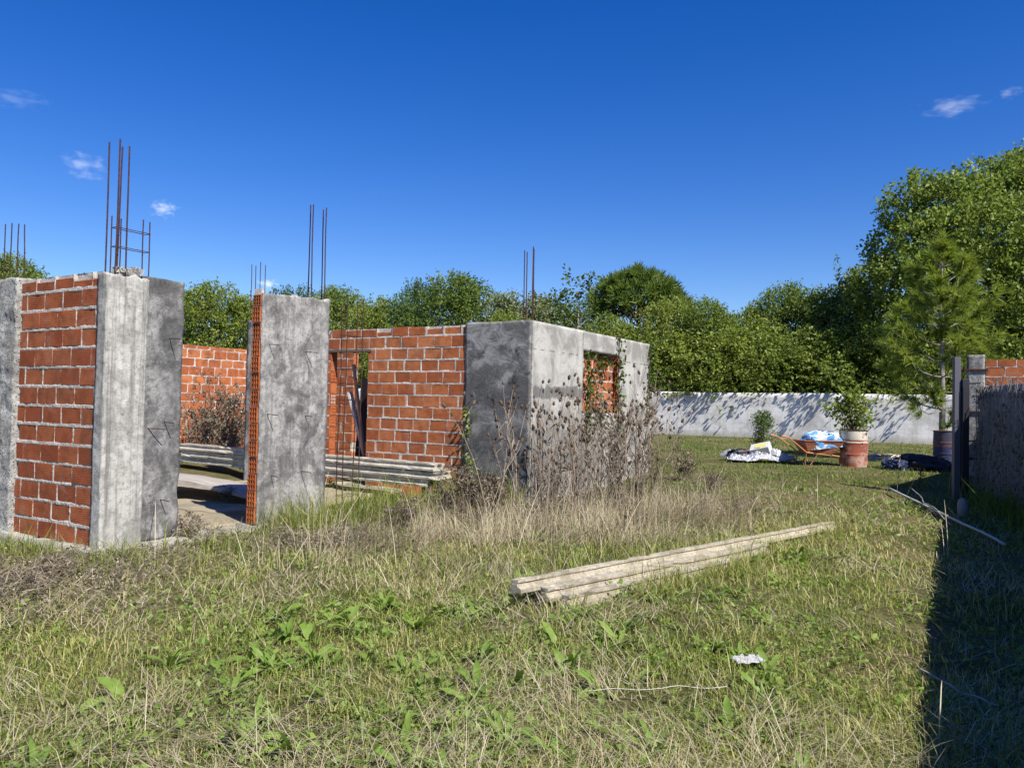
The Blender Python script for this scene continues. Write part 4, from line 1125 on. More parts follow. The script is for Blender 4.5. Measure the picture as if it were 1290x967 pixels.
# ---- teasels and dry stalks
def twig(mb, p, d, L, r, depth, rnd, tips, spread=.6, kids=(2, 4), grav=.0, m=0, sides=4):
    n = 5 if depth == 0 else 3; pts = [Vector(p)]; d = Vector(d).normalized()
    for i in range(n):
        d = (d + Vector((rnd.gauss(0, .1), rnd.gauss(0, .1), rnd.gauss(0, .06) - grav))).normalized(); pts.append(pts[-1] + d * L / n)
    mb.tube(pts, [r * (1 - .6 * i / n) for i in range(n + 1)], sides, m, cap=False)
    tips.append((pts[-1], d))
    return pts, d
def teasel(seed):
    rnd = random.Random(seed); mb = MB(); heads = []; tips = []
    Ht = rnd.uniform(1.1, 1.95)
    pts, d = twig(mb, (0, 0, 0), (rnd.gauss(0, .09), rnd.gauss(0, .09), 1), Ht, .0062, 0, rnd, tips)
    for k in range(rnd.randint(4, 8)):
        i = rnd.randint(1, 4); q = pts[i].lerp(pts[min(i + 1, 5)], rnd.random()); a = rnd.uniform(0, 6.28)
        twig(mb, q, (math.cos(a) * .55, math.sin(a) * .55, 1), rnd.uniform(.22, .6), .0038, 1, rnd, tips, grav=-.06)
    for (p, d) in tips:      # spiny egg-shaped heads
        hd = MB(); heads.append(hd)
        hL = rnd.uniform(.03, .052); hr = hL * .42
        q = d.to_track_quat('Z', 'Y').to_matrix().to_4x4(); q.translation = p
        hd.lathe([(.002, -hL * .5), (hr * .75, -hL * .25), (hr, .1 * hL), (hr * .85, .6 * hL), (hr * .4, hL), (.001, hL * 1.1)], 7, M=q)
        for _ in range(14):
            a = rnd.uniform(0, 6.28); z = rnd.uniform(-.3, .9) * hL
            o = q @ Vector((math.cos(a) * hr * 1.6, math.sin(a) * hr * 1.6, z + .012)); o2 = q @ Vector((math.cos(a) * hr * .8, math.sin(a) * hr * .8, z)); hd.tube([o2, o], [.002, .0006], 3, cap=False)
    lv = MB()
    for _ in range(rnd.randint(4, 9)):       # shrivelled leaves on the stalk
        i = rnd.randint(0, 3); q = pts[i].lerp(pts[i + 1], rnd.random()); a = rnd.uniform(0, 6.28); L = rnd.uniform(.06, .18); w = L * rnd.uniform(.06, .14)
        d = Vector((math.cos(a), math.sin(a), rnd.uniform(-.9, .3))).normalized(); s = d.cross(Vector((0, 0, 1))).normalized(); e = q + d * L + Vector((0, 0, -.03)); md = q.lerp(e, .5) + Vector((0, 0, .02))
        lv.add([q, md + s * w, e, md - s * w], [(0, 1, 2, 3)])
    st = mb.mesh('stalk', STK); le = lv.mesh('foliage', BRN)
    return [('stalk', st), ('foliage', le)] + [('seed_head', h.mesh('seed_head', HEADM, True)) for h in heads]
def flat(name, cols, rough=.85):
    t = NT(name); oi = t.n('ShaderNodeObjectInfo'); n = t.noise(14, 4, .6)
    return t.done(t.mix(t.math('ADD', t.math('MULTIPLY', oi.outputs['Random'], .5), t.math('MULTIPLY', n, .5)), *cols), rough, spec=.15)
STK = flat('dry_stalk', ((.20, .155, .115), (.42, .34, .25))); HEADM = flat('dry_head', ((.06, .04, .027), (.15, .105, .07))); BRN = flat('shrivelled_leaf', ((.11, .085, .062), (.30, .24, .18)))
TEA = [teasel(200 + i) for i in range(8)]
def put_plant(name, meshes, names, loc, rz, s, label, cat, group):
    e = empty(name, loc, rz, label=label, cat=cat, group=group); e.scale = (s, s, s)
    for me, nmx in zip(meshes, names): link(nmx, me, e)
tsp = []
for (cx, sx, cy, sy, k) in ((712, 26, 636, 7, 10), (772, 28, 634, 7, 20), (810, 20, 624, 6, 10), (735, 60, 646, 9, 9), (660, 34, 648, 6, 5), (700, 80, 664, 12, 7)):
    for _ in range(k): tsp.append((random.gauss(cx, sx * .7), random.gauss(cy, sy)))
for i, (px, py) in enumerate(tsp):
    g = G(px, max(600, py))
    if in_house(g.x, g.y, .05): 
        g = g + XA * .55 - YB * .2
        g.z = float(ground_h(g.x, g.y))
    if in_house(g.x, g.y, .03): continue
    put_plant('dry_teasel', [q[1] for q in TEA[i % 8]], [q[0] for q in TEA[i % 8]], g, random.random() * 6.28, random.uniform(.82, 1.3), 'tall dry brown teasel with spiny seed heads in the thicket before the pale side wall', 'dry plant', 'dry teasels before the side wall')
# dead branching bushes
def dead_bush(seed, h, n, leaves, spread=.5):
    rnd = random.Random(seed); mb = MB(); lv = []; 
    for k in range(n):
        a = rnd.uniform(0, 6.28); s = spread * rnd.random(); tips = []
        pts, d = twig(mb, (math.cos(a) * .1 * s, math.sin(a) * .1 * s, 0), (math.cos(a) * s, math.sin(a) * s, 1), h * rnd.uniform(.55, 1.05), .006 * h + .002, 0, rnd, tips)
        for j in range(5):
            i = rnd.randint(1, 4); q = pts[i].lerp(pts[i + 1], rnd.random()); b = rnd.uniform(0, 6.28)
            p2, d2 = twig(mb, q, Vector((math.cos(b) * .6, math.sin(b) * .6, .9)), h * rnd.uniform(.15, .45), .003 * h + .001, 1, rnd, tips)
            for _ in range(2):
                b = rnd.uniform(0, 6.28); twig(mb, p2[2], d2 + Vector((math.cos(b), math.sin(b), .3)) * .7, h * .15, .002, 2, rnd, tips, sides=3)
        for (p, d) in tips:
            for _ in range(leaves): lv.append((Vector(p) - d * rnd.random() * .14 * h, ))
    P = np.array([[*q[0]] for q in lv]); N = len(P)
    D = nrm(rng.normal(0, 1, (N, 3)) - np.array([0, 0, .4]))
    V, Fq, a = leaf_quads(P, D, rng.uniform(.03, .075, N), rng.uniform(.012, .03, N), np.clip(rng.normal(.45, .25, N), 0, 1))
    return mb.mesh('branch', BRN), np_mesh('dry_leaf', V, Fq, BROWN, a)
db1 = dead_bush(1, 1.45, 22, 8, .75); db2 = dead_bush(2, .7, 18, 6, .9)
q = W(276, 560, 16.4); put_plant('dead_bush', db1, ('branch', 'foliage'), (q.x, q.y, .13), .4, 1.2, 'brown dead bush growing inside the room before the back brick wall', 'bush', None)
for (px, d, s, z, lab) in ((256, 17.0, .95, .13, 'dead brown bush further back in the room, left behind the first'), (297, 16.6, .8, .13, 'dead brown bush by the slim inner column')):
    q = W(px, 560, d); put_plant('dead_bush', db1, ('branch', 'foliage'), (q.x, q.y, z), px, s, lab, 'bush', 'dead bushes in the roofless room')
thin = dead_bush(3, 1.5, 9, 1, .32)
for i, (px, py, s, w) in enumerate(((700, 645, .62, 'left of the side window'), (726, 648, .72, 'below the left edge of the side window'), (752, 640, .78, 'below the middle of the side window'), (778, 636, .95, 'below the right edge of the side window'), (800, 632, 1.05, 'right of the side window'),
                        (822, 626, .75, 'at the far end of the side wall'), (684, 655, .6, 'at the corner of the bitumen panel'), (765, 655, .5, 'in front of the thicket'), (806, 648, .55, 'at the right front of the thicket'))):
    g = G(px, py)
    if in_house(g.x, g.y, .12): g = g + XA * .4; g.z = float(ground_h(g.x, g.y))
    put_plant('dead_bush', thin, ('branch', 'foliage'), (g.x, g.y, g.z), px * .9, s, 'tall thin dead brown shrub ' + w, 'bush', 'dead shrubs in the thicket')
for (px, py, s, lab) in ((592, 655, .95, 'dead brown bush at the foot of the orange brick wall beside the joist ends'), (618, 652, .75, 'dead brown bush before the bitumen panel'), (566, 656, .6, 'small dead bush under the end of the joists'), (508, 668, .55, 'small dead bush in the grass before the joists'),
                        (284, 643, .28, 'small grey dead tuft on the sandy threshold'), (232, 692, .5, 'small dead bush at the foot of the narrow panel'), (860, 606, .75, 'low dead bush right of the teasel thicket'), (900, 622, .5, 'low dead tuft in the lawn right of the thicket')):
    g = G(px, py); put_plant('dead_bush', db2, ('branch', 'foliage'), (g.x, g.y, Z0 if px == 284 else g.z), px * .7, s, lab, 'bush', 'dead bushes around the house')

# ---- leafy plants
LEAF = {
 'olive': leaf_mat('leaf_olive', [(0, (.075, .12, .025)), (.4, (.16, .225, .046)), (.7, (.24, .31, .068)), (1, (.38, .42, .13))], .42, .42),
 'yellow': leaf_mat('leaf_yellowgreen', [(0, (.085, .13, .025)), (.4, (.19, .25, .046)), (.7, (.29, .345, .07)), (1, (.43, .46, .14))], .4, .42),
 'dark': leaf_mat('leaf_dark', [(0, (.05, .09, .024)), (.5, (.11, .175, .042)), (1, (.21, .28, .08))], .36, .45),
 'grey': leaf_mat('leaf_greygreen', [(0, (.10, .13, .048)), (.5, (.21, .245, .105)), (1, (.38, .41, .23))], .32, .5),
 'pine': leaf_mat('needle_green', [(0, (.11, .16, .025)), (.5, (.25, .325, .05)), (1, (.42, .46, .10))], .4, .45),
 'vine': leaf_mat('vine_leaf', [(0, (.03, .055, .012)), (.5, (.075, .115, .022)), (1, (.15, .19, .04))], .3, .4)}
def crown(blobs, n, L, seed, mat_, name='crown', up=.25, ratio=.55, shell=.5, gap=.0, spray=6):
    """leaves in small sprays through the volume of the blobs (x, y, z, rx, ry, rz), thicker towards their surface, broken up by noise"""
    r = np.random.default_rng(seed); B = np.array(blobs, float)
    vol = (B[:, 3] * B[:, 4] * B[:, 5]) ** (2 / 3.); k = r.choice(len(B), n // spray, p=vol / vol.sum())
    d = nrm(r.normal(0, 1, (len(k), 3))); rad = shell + (1 - shell) * r.random(len(k)) ** .5
    rad = np.where(r.random(len(k)) < .18, r.random(len(k)), rad)
    c = B[k, :3] + d * B[k, 3:6] * rad[:, None]
    # lumpiness: push sprays out and pull them in
    m = np.array([mn.noise(Vector(q) * 1.1) for q in c]); m2 = np.array([mn.noise(Vector(q) * 2.7 + Vector((5, 5, 5))) for q in c])
    keep = m + .6 * m2 > -.28 + gap; c = c[keep] + d[keep] * (B[k][keep][:, 3:6] * (.20 * m2[keep] + .12 * m[keep])[:, None]); d = d[keep]; m2 = m2[keep]
    ax = nrm(d + r.normal(0, .55, d.shape) + np.array([0, 0, up]))
    N = len(c); tt = np.tile(np.arange(spray) / spray, N)
    P = np.repeat(c, spray, 0) + np.repeat(ax, spray, 0) * (tt * L * 2.6)[:, None] + r.normal(0, L * .35, (N * spray, 3))
    D = nrm(np.repeat(ax, spray, 0) * .5 + r.normal(0, .75, (N * spray, 3)) + np.array([0, 0, -.05]))
    tone = np.repeat(r.normal(.45, .12, N) + .16 * m2, spray) + r.normal(0, .13, N * spray)
    s = r.uniform(.6, 1.35, N * spray) * L
    global rng
    old = rng; rng = r
    V, Fq, a = leaf_quads(P, D, s, s * ratio, np.clip(tone, 0, 1)); rng = old
    return np_mesh(name, V, Fq, mat_, a)
def limbs(H_, r0, blobs, seed, m='bark', zs=.25, lean=(0, 0)):
    rnd = random.Random(seed); mb = MB(); top = Vector((lean[0], lean[1], H_))
    n = 7; tr = [Vector((lean[0] * (i / n) ** 1.5 + .03 * H_ * mn.noise(Vector((seed, i * .5, 0))), lean[1] * (i / n) ** 1.5 + .03 * H_ * mn.noise(Vector((seed, i * .5, 5))), H_ * i / n)) for i in range(n + 1)]
    tr[0] = Vector((0, 0, -.15))
    mb.tube(tr, [r0 * (1.25 if i == 0 else 1) * (1 - .8 * i / n) + .004 for i in range(n + 1)], 8)
    for bl in blobs:
        c = Vector(bl[:3]); i = min(n - 1, max(1, int((c.z / H_) * n * .62))); p = tr[i].lerp(tr[i + 1], rnd.random())
        md = p.lerp(c, .5) + Vector((rnd.gauss(0, .1), rnd.gauss(0, .1), -.06 * H_ * rnd.random())) * .8
        rr = r0 * .34 * (1 - .5 * i / n)
        mb.tube([p, md, c], [rr, rr * .65, rr * .2], 6, cap=False)
        for _ in range(3):
            e = c + Vector((rnd.uniform(-1, 1) * bl[3], rnd.uniform(-1, 1) * bl[4], rnd.uniform(-.3, 1) * bl[5])) * .75
            mb.tube([md.lerp(c, .6), e], [rr * .4, rr * .1], 4, cap=False)
    return mb.mesh('trunk', M[m], True)
def blob_set(seed, Rr, H_, z0, n, flat_=1.0, top=1.0):
    rnd = random.Random(seed); out = []
    for i in range(n):
        a = i * 2.399 + rnd.uniform(-.4, .4); t = (i + .5) / n; z = z0 + (H_ - z0) * t
        env = Rr * (math.sin(math.pi * min(1, (.18 + .80 * t))) ** .7) * top
        q = env * rnd.uniform(.25, .72); s = Rr * rnd.uniform(.34, .52)
        out.append((math.cos(a) * q, math.sin(a) * q, min(z, H_ - s * .55 * flat_), s, s, s * flat_ * rnd.uniform(.7, .95)))
    for i in range(n):          # stray shoots that break the outline
        a = rnd.uniform(0, 6.28); t = rnd.uniform(.45, 1.0); q = Rr * (math.sin(math.pi * min(1, .18 + .8 * t)) ** .7) * top * rnd.uniform(.9, 1.12); s = Rr * rnd.uniform(.10, .19)
        out.append((math.cos(a) * q, math.sin(a) * q, z0 + (H_ - z0) * t * rnd.uniform(.95, 1.03), s, s, s * 1.2))
    return out
def make_tree(name, seed, Rr, H_, z0, nb, n, L, lm, trunk_r, label, cat, group, **k):
    bl = blob_set(seed, Rr, H_, z0, nb)
    e = empty(name, (0, 0, 0), 0, label=label, cat=cat, group=group)
    link('trunk', limbs(H_ * .9, trunk_r, bl, seed), e); link('crown', crown(bl, n, L, seed, LEAF[lm], **k), e)
    return e
def place(e, x, y, rz, s=1.0, sz=None, label=None):
    e.location = (x, y, float(ground_h(x, y)) - .03); e.rotation_euler = (0, 0, rz); e.scale = (s, s, sz or s)
    if label: e['label'] = label
# prototypes for the belt behind the boundary wall; the first of each is used, then copied
protos = {
 'round': lambda: make_tree('leafy_tree', 301, 3.3, 8.8, 1.6, 17, 26000, .165, 'olive', .17, '', 'tree', 'trees behind the boundary wall', gap=-.04),
 'bright': lambda: make_tree('leafy_tree', 302, 3.1, 8.2, .9, 18, 26000, .165, 'yellow', .15, '', 'tree', 'trees behind the boundary wall'),
 'dark': lambda: make_tree('leafy_tree', 303, 2.9, 8.4, 1.2, 15, 24000, .155, 'dark', .16, '', 'tree', 'trees behind the boundary wall'),
 'grey': lambda: make_tree('leafy_tree', 304, 2.4, 8.0, 1.5, 13, 16000, .18, 'grey', .12, '', 'tree', 'trees behind the boundary wall', gap=-.05),
 'shrub': lambda: make_tree('leafy_shrub', 305, 2.2, 4.4, 1.45, 15, 15000, .125, 'yellow', .07, '', 'shrub', 'shrubs behind the boundary wall', up=.5),
 'shrub2': lambda: make_tree('leafy_shrub', 306, 2.1, 4.6, 1.45, 15, 15000, .12, 'olive', .07, '', 'shrub', 'shrubs behind the boundary wall', up=.5)}
made = {}
def tree(kind, px, d, top_py, label, s=1.0, wide=1.0):
    hz = W(px, top_py, d); g = float(ground_h(hz.x, hz.y)); H0 = {'round': 8.8, 'bright': 8.2, 'dark': 8.4, 'grey': 8.0, 'shrub': 4.4, 'shrub2': 4.6}[kind]
    k = (hz.z - g) / (H0 * 1.085)
    if kind not in made: made[kind] = e = protos[kind]()
    else: e = copy_tree(made[kind])
    place(e, hz.x, hz.y, random.random() * 6.28, k * wide, k, label)
wall_y = lambda px: (lambda t: t)(0)
def behind(px, off):        # depth of the point "off" metres behind the boundary wall on this line of sight
    r = ray(px, 500); k = r.x / r.y
    n = Vector((-bw_dir.y, bw_dir.x, 0))
    # (k*y - bw0.x)*n.x + (y - bw0.y)*n.y = off
    return (off + bw0.x * n.x + bw0.y * n.y) / (k * n.x + n.y)
for (kind, px, off, top, wide, lab) in (
    ('round', 15, 3.5, 316, .9, 'green tree whose top shows above the rough concrete column at the left edge'),
    ('dark', 110, 4, 345, 1, 'dark tree hidden for the most part behind the front brick panel'),
    ('bright', 268, 2.5, 350, 1.0, 'bright green tree above the back brick wall, right of the corner column'),
    ('dark', 232, 5, 372, .9, 'dark green tree directly behind the narrow bitumen panel'),
    ('bright', 312, 5, 368, .8, 'yellowish green tree just left of the plastered pillar'),
    ('dark', 378, 6, 356, .9, 'dark tree whose crown peeps over the plastered pillar'),
    ('round', 432, 5, 358, .95, 'green tree between the plastered pillar and the rebar cage'),
    ('bright', 470, 3, 372, .9, 'yellowish tree behind the rebar cage'),
    ('dark', 508, 4, 366, .85, 'dark bushy tree above the middle of the orange brick wall'),
    ('dark', 530, 8, 348, .75, 'slender dark tree left of the tall round one'),
    ('round', 582, 6, 342, 1.05, 'tallest round green tree above the orange brick wall'),
    ('grey', 636, 5, 360, .95, 'greyish tree above the bitumen panel'),
    ('grey', 684, 6, 362, 1.0, 'pale grey tree right behind the two bars on the house corner'),
    ('dark', 728, 7, 374, 1.0, 'low dark tree between the house corner and the domed pine'),
    ('bright', 640, 2, 388, .9, 'bright green low tree above the corner of the bitumen panel'),
    ('bright', 842, 4, 368, .85, 'bright tree just right of the domed pine'),
    ('round', 890, 4, 374, .95, 'green tree above the left part of the bare boundary wall'),
    ('bright', 940, 5, 384, 1.0, 'low yellowish tree behind the silvery sheet'),
    ('round', 985, 6, 354, .85, 'green tree with a pointed top above the wheelbarrow'),
    ('round', 1032, 6, 358, .9, 'green tree directly above the rusty drum'),
    ('grey', 1070, 5, 338, .8, 'grey green tree leaning against the big tree on the right'),
    ('bright', 770, 3, 392, .9, 'bright green tree behind the side window of the house')):
    tree(kind, px, behind(px, off), top, lab, wide=wide)
sh_lab = ['below the tall round tree', 'behind the sapling', 'behind the end of the side wall', 'above the left end of the bare wall', 'left of the small dark bush', 'above the small dark bush', 'above the silvery sheet', 'between the sheet and the wheelbarrow', 'above the wheelbarrow', 'behind the drum plant', 'right of the drum plant', 'left of the young pine', 'behind the young pine', 'right behind the gate post', 'behind the orange brick gate wall', 'above the rebar cage', 'behind the far doorway', 'above the middle of the orange brick wall']
for i, (px, top) in enumerate(((600, 420), (745, 418), (800, 412), (838, 428), (872, 420), (905, 424), (940, 414), (972, 420), (1005, 424), (1038, 410), (1072, 418), (1105, 415), (1140, 425), (1185, 420), (1250, 425), (445, 428), (412, 440), (520, 418))):
    tree('shrub' if i % 2 == 0 else 'shrub2', px, behind(px, 2.3 + .5 * (i % 3)), top, ('yellowish shrub' if i % 2 == 0 else 'dark olive shrub') + ' behind the boundary wall, ' + sh_lab[i], wide=1.25)

# domed pine behind
def needles_at(P, D, per, L, w, r, spread=.55):
    n = len(P); PP = np.repeat(P, per, 0); DD = nrm(np.repeat(D, per, 0) * (1 / spread) + r.normal(0, 1, (n * per, 3)))
    LL = r.uniform(.65, 1.1, n * per) * np.repeat(L, per); s = nrm(np.cross(DD, r.normal(0, 1, DD.shape)))
    dr = np.array([0, 0, -1.0]) * (LL * .12)[:, None]
    a = s * w * .5
    V = np.stack([PP - a, PP + a, PP + DD * LL[:, None] + dr + a * .3, PP + DD * LL[:, None] + dr - a * .3], 1).reshape(-1, 3)
    return V, np.arange(n * per)[:, None] * 4 + np.array([0, 1, 2, 3]), np.repeat(np.clip(np.repeat(r.normal(.5, .16, n), per) + r.normal(0, .12, n * per), 0, 1), 4)
def domed_pine():
    d = behind(805, 9); top = W(805, 328, d); g = float(ground_h(top.x, top.y)); Ht = top.z - g; Rr = 60 / F * d
    e = empty('domed_pine', (top.x, top.y, g), 0, label='dark pine with a broad domed crown rising above the shrubs behind the house', cat='tree')
    r = np.random.default_rng(77); n = 900
    dd = nrm(r.normal(0, 1, (n, 3))); dd[:, 2] = np.abs(dd[:, 2]) * 1.0 - .25; 
    m = np.array([mn.noise(Vector(q) * 3.1) for q in dd])
    rad = (.62 + .38 * r.random(n) ** .5) * (1 + .22 * m)
    c = np.array([0, 0, Ht - Rr * .95]) + dd * rad[:, None] * np.array([Rr, Rr, Rr * .95]); k = m + .5 * r.normal(0, .3, n) > -.3; c = c[k]; dd = dd[k]
    V, Fq, a = needles_at(c, nrm(dd + np.array([0, 0, .9])), 16, np.full(len(c), .62), .075, r, .8)
    link('crown', np_mesh('crown', V, Fq, LEAF['olive'], np.clip(a - .12, 0, 1)), e)
    bl = [(*q, .7, .7, .5) for q in c[::28]]
    link('trunk', limbs(Ht * .75, .2, bl, 9), e)
domed_pine()
# young long-needled pine
def young_pine():
    g = G(1186, 583); d = g.y; top = W(1184, 300, d); Ht = top.z - g.z
    e = empty('young_pine', g, 0, label='young bright green pine with long drooping needles beside the gate post', cat='tree')
    rnd = random.Random(5); r = np.random.default_rng(6); mb = MB(); P = []; D = []; L = []
    mb.tube([(0, 0, -.1), (.02, 0, Ht * .3), (-.02, .03, Ht * .65), (0, 0, Ht * .97)], [.09, .07, .045, .012], 8)
    for wv in range(11):
        t = wv / 10; z = Ht * (.24 + .70 * t); reach = (1.58 * (1 - t) ** .8 + .17) * rnd.uniform(.85, 1.1)
        if t < .08: reach *= .75
        nbr = 5 if t > .15 else 3
        for k in range(nbr):
            a = k * 6.283 / nbr + wv * 1.1 + rnd.uniform(-.3, .3); rr = reach * rnd.uniform(.65, 1.05)
            pts = [Vector((0, 0, z))]; el = -.05 + .35 * t
            for i in range(1, 6):
                u = i / 5; pts.append(Vector((math.cos(a) * rr * u, math.sin(a) * rr * u, z + rr * (el * u + .48 * u * u) + .02 * rnd.gauss(0, 1))))
            mb.tube(pts, [.022 * (1 - t * .5) * (1 - .75 * i / 5) + .004 for i in range(6)], 5, cap=False)
            for i in range(3 if rr > .75 else 4, 6):
                dv = (pts[i] - pts[i - 1]).normalized()
                if i == 2 and rr < 1.0: pass
                P.append(pts[i]); D.append(dv); L.append(.30 if i == 5 else .24)
                P.append(pts[i - 1].lerp(pts[i], .5)); D.append(dv); L.append(.24)
                if rr > .5:      # side shoots
                    for s in ((-1, 1) if i % 2 else (1,)):
                        b = a + s * rnd.uniform(.6, 1.1); q = pts[i] + Vector((math.cos(b), math.sin(b), .35)) * rr * .2; mb.tube([pts[i - 1], q], [.009, .005], 4, cap=False)
                        P.append(q); D.append((q - pts[i - 1]).normalized()); L.append(.27)
    for z in (.90, .94, .97, 1.0): P.append(Vector((0, 0, Ht * z))); D.append(Vector((0, 0, 1))); L.append(.30)
    q = Vector((-.25, -.6, Ht * .20)); mb.tube([(0, 0, Ht * .23), (-.6, -.5, Ht * .215), (-1.0, -.6, Ht * .24)], [.015, .012, .006], 5)
    for q, dv in (((-1.0, -.6, Ht * .24), (-1, -.2, .3)), ((-.85, -.6, Ht * .215), (-1, -.2, .1)), ((.05, -.35, Ht * .21), (.1, -.5, 1)), ((.05, -.38, Ht * .18), (.1, -.5, .8)), ((.0, -.3, Ht * .16), (-.3, -.5, .6))): P.append(Vector(q)); D.append(Vector(dv).normalized()); L.append(.32)
    V, Fq, a_ = needles_at(np.array(P), np.array(D), 62, np.array(L) * 1.1, .0175, r, .55)
    link('trunk', mb.mesh('trunk', M['pale_bark'], True), e); link('crown', np_mesh('crown', V, Fq, LEAF['pine'], a_), e)
young_pine()
# the big tree on the right
def big_tree():
    d = 35.5; c = W(1275, 500, d); g = float(ground_h(c.x, c.y)); top = W(1275, 190, d).z - g
    bl = []
    def B(px, py, dd, rpx, fl=.8):
        w = W(px, py + 16, d + dd); s = rpx / F * d; bl.append((w.x - c.x, w.y - c.y, w.z - g, s, s, s * fl))
    for q in ((1160, 245, 0, 45), (1205, 240, -1, 42), (1270, 225, 0, 48), (1310, 215, 1, 55), (1135, 295, 1, 40), (1180, 290, -2, 44), (1240, 280, -2.5, 50), (1300, 280, -2, 55), (1108, 345, 0, 38), (1150, 340, -2, 42),
              (1210, 340, 1, 50), (1270, 345, -2.5, 52), (1330, 340, -1, 60), (1095, 385, 1, 36), (1130, 395, -1, 40), (1190, 400, 2, 48), (1255, 405, -2, 46), (1310, 410, -2, 52), (1370, 300, 0, 70), (1390, 390, 0, 70), (1110, 430, 0, 36), (1160, 440, 1, 40), (1230, 445, 0, 40), (1290, 455, -2, 40), (1125, 318, 0, 22), (1150, 225, 0, 22), (1225, 212, 0, 24), (1290, 198, 0, 28)): B(*q)
    e = empty('large_tree', (c.x, c.y, g), 0, label='large spreading green tree towering over the young pine on the right', cat='tree')
    link('trunk', limbs(top * .8, .36, bl, 44), e); link('crown', crown(bl, 110000, .185, 45, LEAF['olive'], gap=.0, shell=.6), e)
    # a dark narrow cypress top behind it
    d2 = behind(1055, 14); t2 = W(1055, 328, d2); g2 = float(ground_h(t2.x, t2.y)); h2 = t2.z - g2
    e = empty('dark_cypress', (t2.x, t2.y, g2), 0, label='narrow dark cypress tip rising between the shrubs and the big tree', cat='tree')
    bl = [(0, 0, h2 * (.15 + .8 * i / 9), .55 * (1.15 - i / 9), .55 * (1.15 - i / 9), .9) for i in range(10)]
    link('trunk', limbs(h2 * .8, .1, bl[:2], 46), e); link('crown', crown(bl, 4500, .13, 47, LEAF['dark'], up=1.2, shell=.3), e)
big_tree()
# small dark bush by the wall, plant in the drum, sapling in the house, weeds
def shrub(name, loc, Rr, Ht, n, L, lm, seed, label, cat='shrub', z0=.1, ratio=.5, nb=10, **k):
    bl = blob_set(seed, Rr, Ht, z0, nb); e = empty(name, loc, 0, label=label, cat=cat)
    mb = MB(); rnd = random.Random(seed)
    for q in bl: mb.tube([(rnd.gauss(0, .03), rnd.gauss(0, .03), -.02), Vector(q[:3]) * .5 + Vector((0, 0, .05)), q[:3]], [.014, .009, .003], 5, cap=False)
    link('stem', mb.mesh('stem', M['bark'], True), e); link('foliage', crown(bl, n, L, seed, LEAF[lm], 'foliage', ratio=ratio, **k), e)
    return e
g = G(962, 556); sb = W(960, 556, 21.5); sb.z = float(ground_h(sb.x, sb.y))
shrub('dark_bush', sb, .36, 1.20, 3000, .055, 'dark', 401, 'small dark upright bush growing before the white wall behind the silvery sheet', up=.9, nb=12)
shrub('drum_plant', dp + Vector((.0, 0, .76)), .46, .92, 1100, .125, 'yellow', 402, 'leafy green shoots sprouting from the top of the rusty drum', 'plant', ratio=.42, nb=9, up=.6, shell=.3)
def sapling():
    p = H(.95, 6.15 + 2.2, .1); top = W(766, 350, p.y); 
    e = empty('sapling', p, 0, label='slender leafy sapling rising above the top of the pale side wall', cat='sapling')
    Ht = top.z - p.z; mb = MB(); bl = []; rnd = random.Random(3)
    tr = [(0, 0, 0), (.05, 0, Ht * .35), (-.06, .05, Ht * .7), (-.02, .08, Ht)]; mb.tube(tr, [.022, .018, .012, .004], 6)
    for i in range(26):
        t = rnd.uniform(.45, 1.0); a = rnd.uniform(0, 6.28); q = .12 + .42 * (1.05 - t) + rnd.random() * .12; z = Ht * t
        c = (math.cos(a) * q, math.sin(a) * q, z); mb.tube([(-.03, .04, z - q * .7), c], [.006, .002], 4, cap=False); bl.append((*c, .09, .09, .08))
    bl += [(-.46, .0, Ht * .88, .13, .13, .12), (-.36, 0, Ht * .80, .13, .1, .1), (-.16, .05, Ht * 1.0, .1, .1, .12)]; mb.tube([(-.03, .03, Ht * .7), (-.46, 0, Ht * .9)], [.007, .002], 4)
    link('trunk', mb.mesh('trunk', M['pale_bark'], True), e); link('crown', crown(bl, 1500, .075, 12, LEAF['vine'], up=.3, shell=.1), e)
sapling()
def leafy_weed(px, py, Ht, n, label, seed, z=None, lm='vine'):
    g = G(px, py); 
    if z is not None: g.z = z
    e = empty('leafy_weed', g, 0, label=label, cat='weed'); rnd = random.Random(seed); mb = MB(); P = []; D = []
    for k in range(3):
        a = rnd.uniform(0, 6.28); pts = [Vector((0, 0, 0))]
        for i in range(6): pts.append(pts[-1] + Vector((math.cos(a) * .05 * rnd.random(), math.sin(a) * .05 * rnd.random(), 1)).normalized() * Ht / 6 * rnd.uniform(.7, 1.05))
        mb.tube(pts, .005, 5)
        for i in range(n // 3): 
            t = rnd.random() * 5.99; q = pts[int(t)].lerp(pts[int(t) + 1], t % 1); b = rnd.uniform(0, 6.28); P.append(q); D.append(Vector((math.cos(b), math.sin(b), .35)).normalized())
    N = len(P); V, Fq, a = leaf_quads(np.array(P), np.array(D), rng.uniform(.05, .12, N), rng.uniform(.02, .045, N), np.clip(rng.normal(.6, .2, N), 0, 1))
    link('stem', mb.mesh('stem', M['bark']), e); link('foliage', np_mesh('foliage', V, Fq, LEAF[lm], a), e)
leafy_weed(508, 618, .62, 66, 'bright green leafy weed standing before the joist ends', 1, lm='yellow')
leafy_weed(415, 522 + 95, .4, 40, 'green weed at the right edge of the plastered pillar', 2, lm='yellow')
leafy_weed(1160, 618, .45, 40, 'small pale weed in the shade before the dark tarpaulin', 3)
leafy_weed(768, 600, 1.0, 60, 'tall green weed between the teasels under the window', 4, lm='yellow')
leafy_weed(205, 690, .42, 60, 'bright green weed at the foot of the corner column', 5, lm='yellow')
leafy_weed(470, 560, .5, 40, 'small weed in the far doorway', 6, z=Z0)
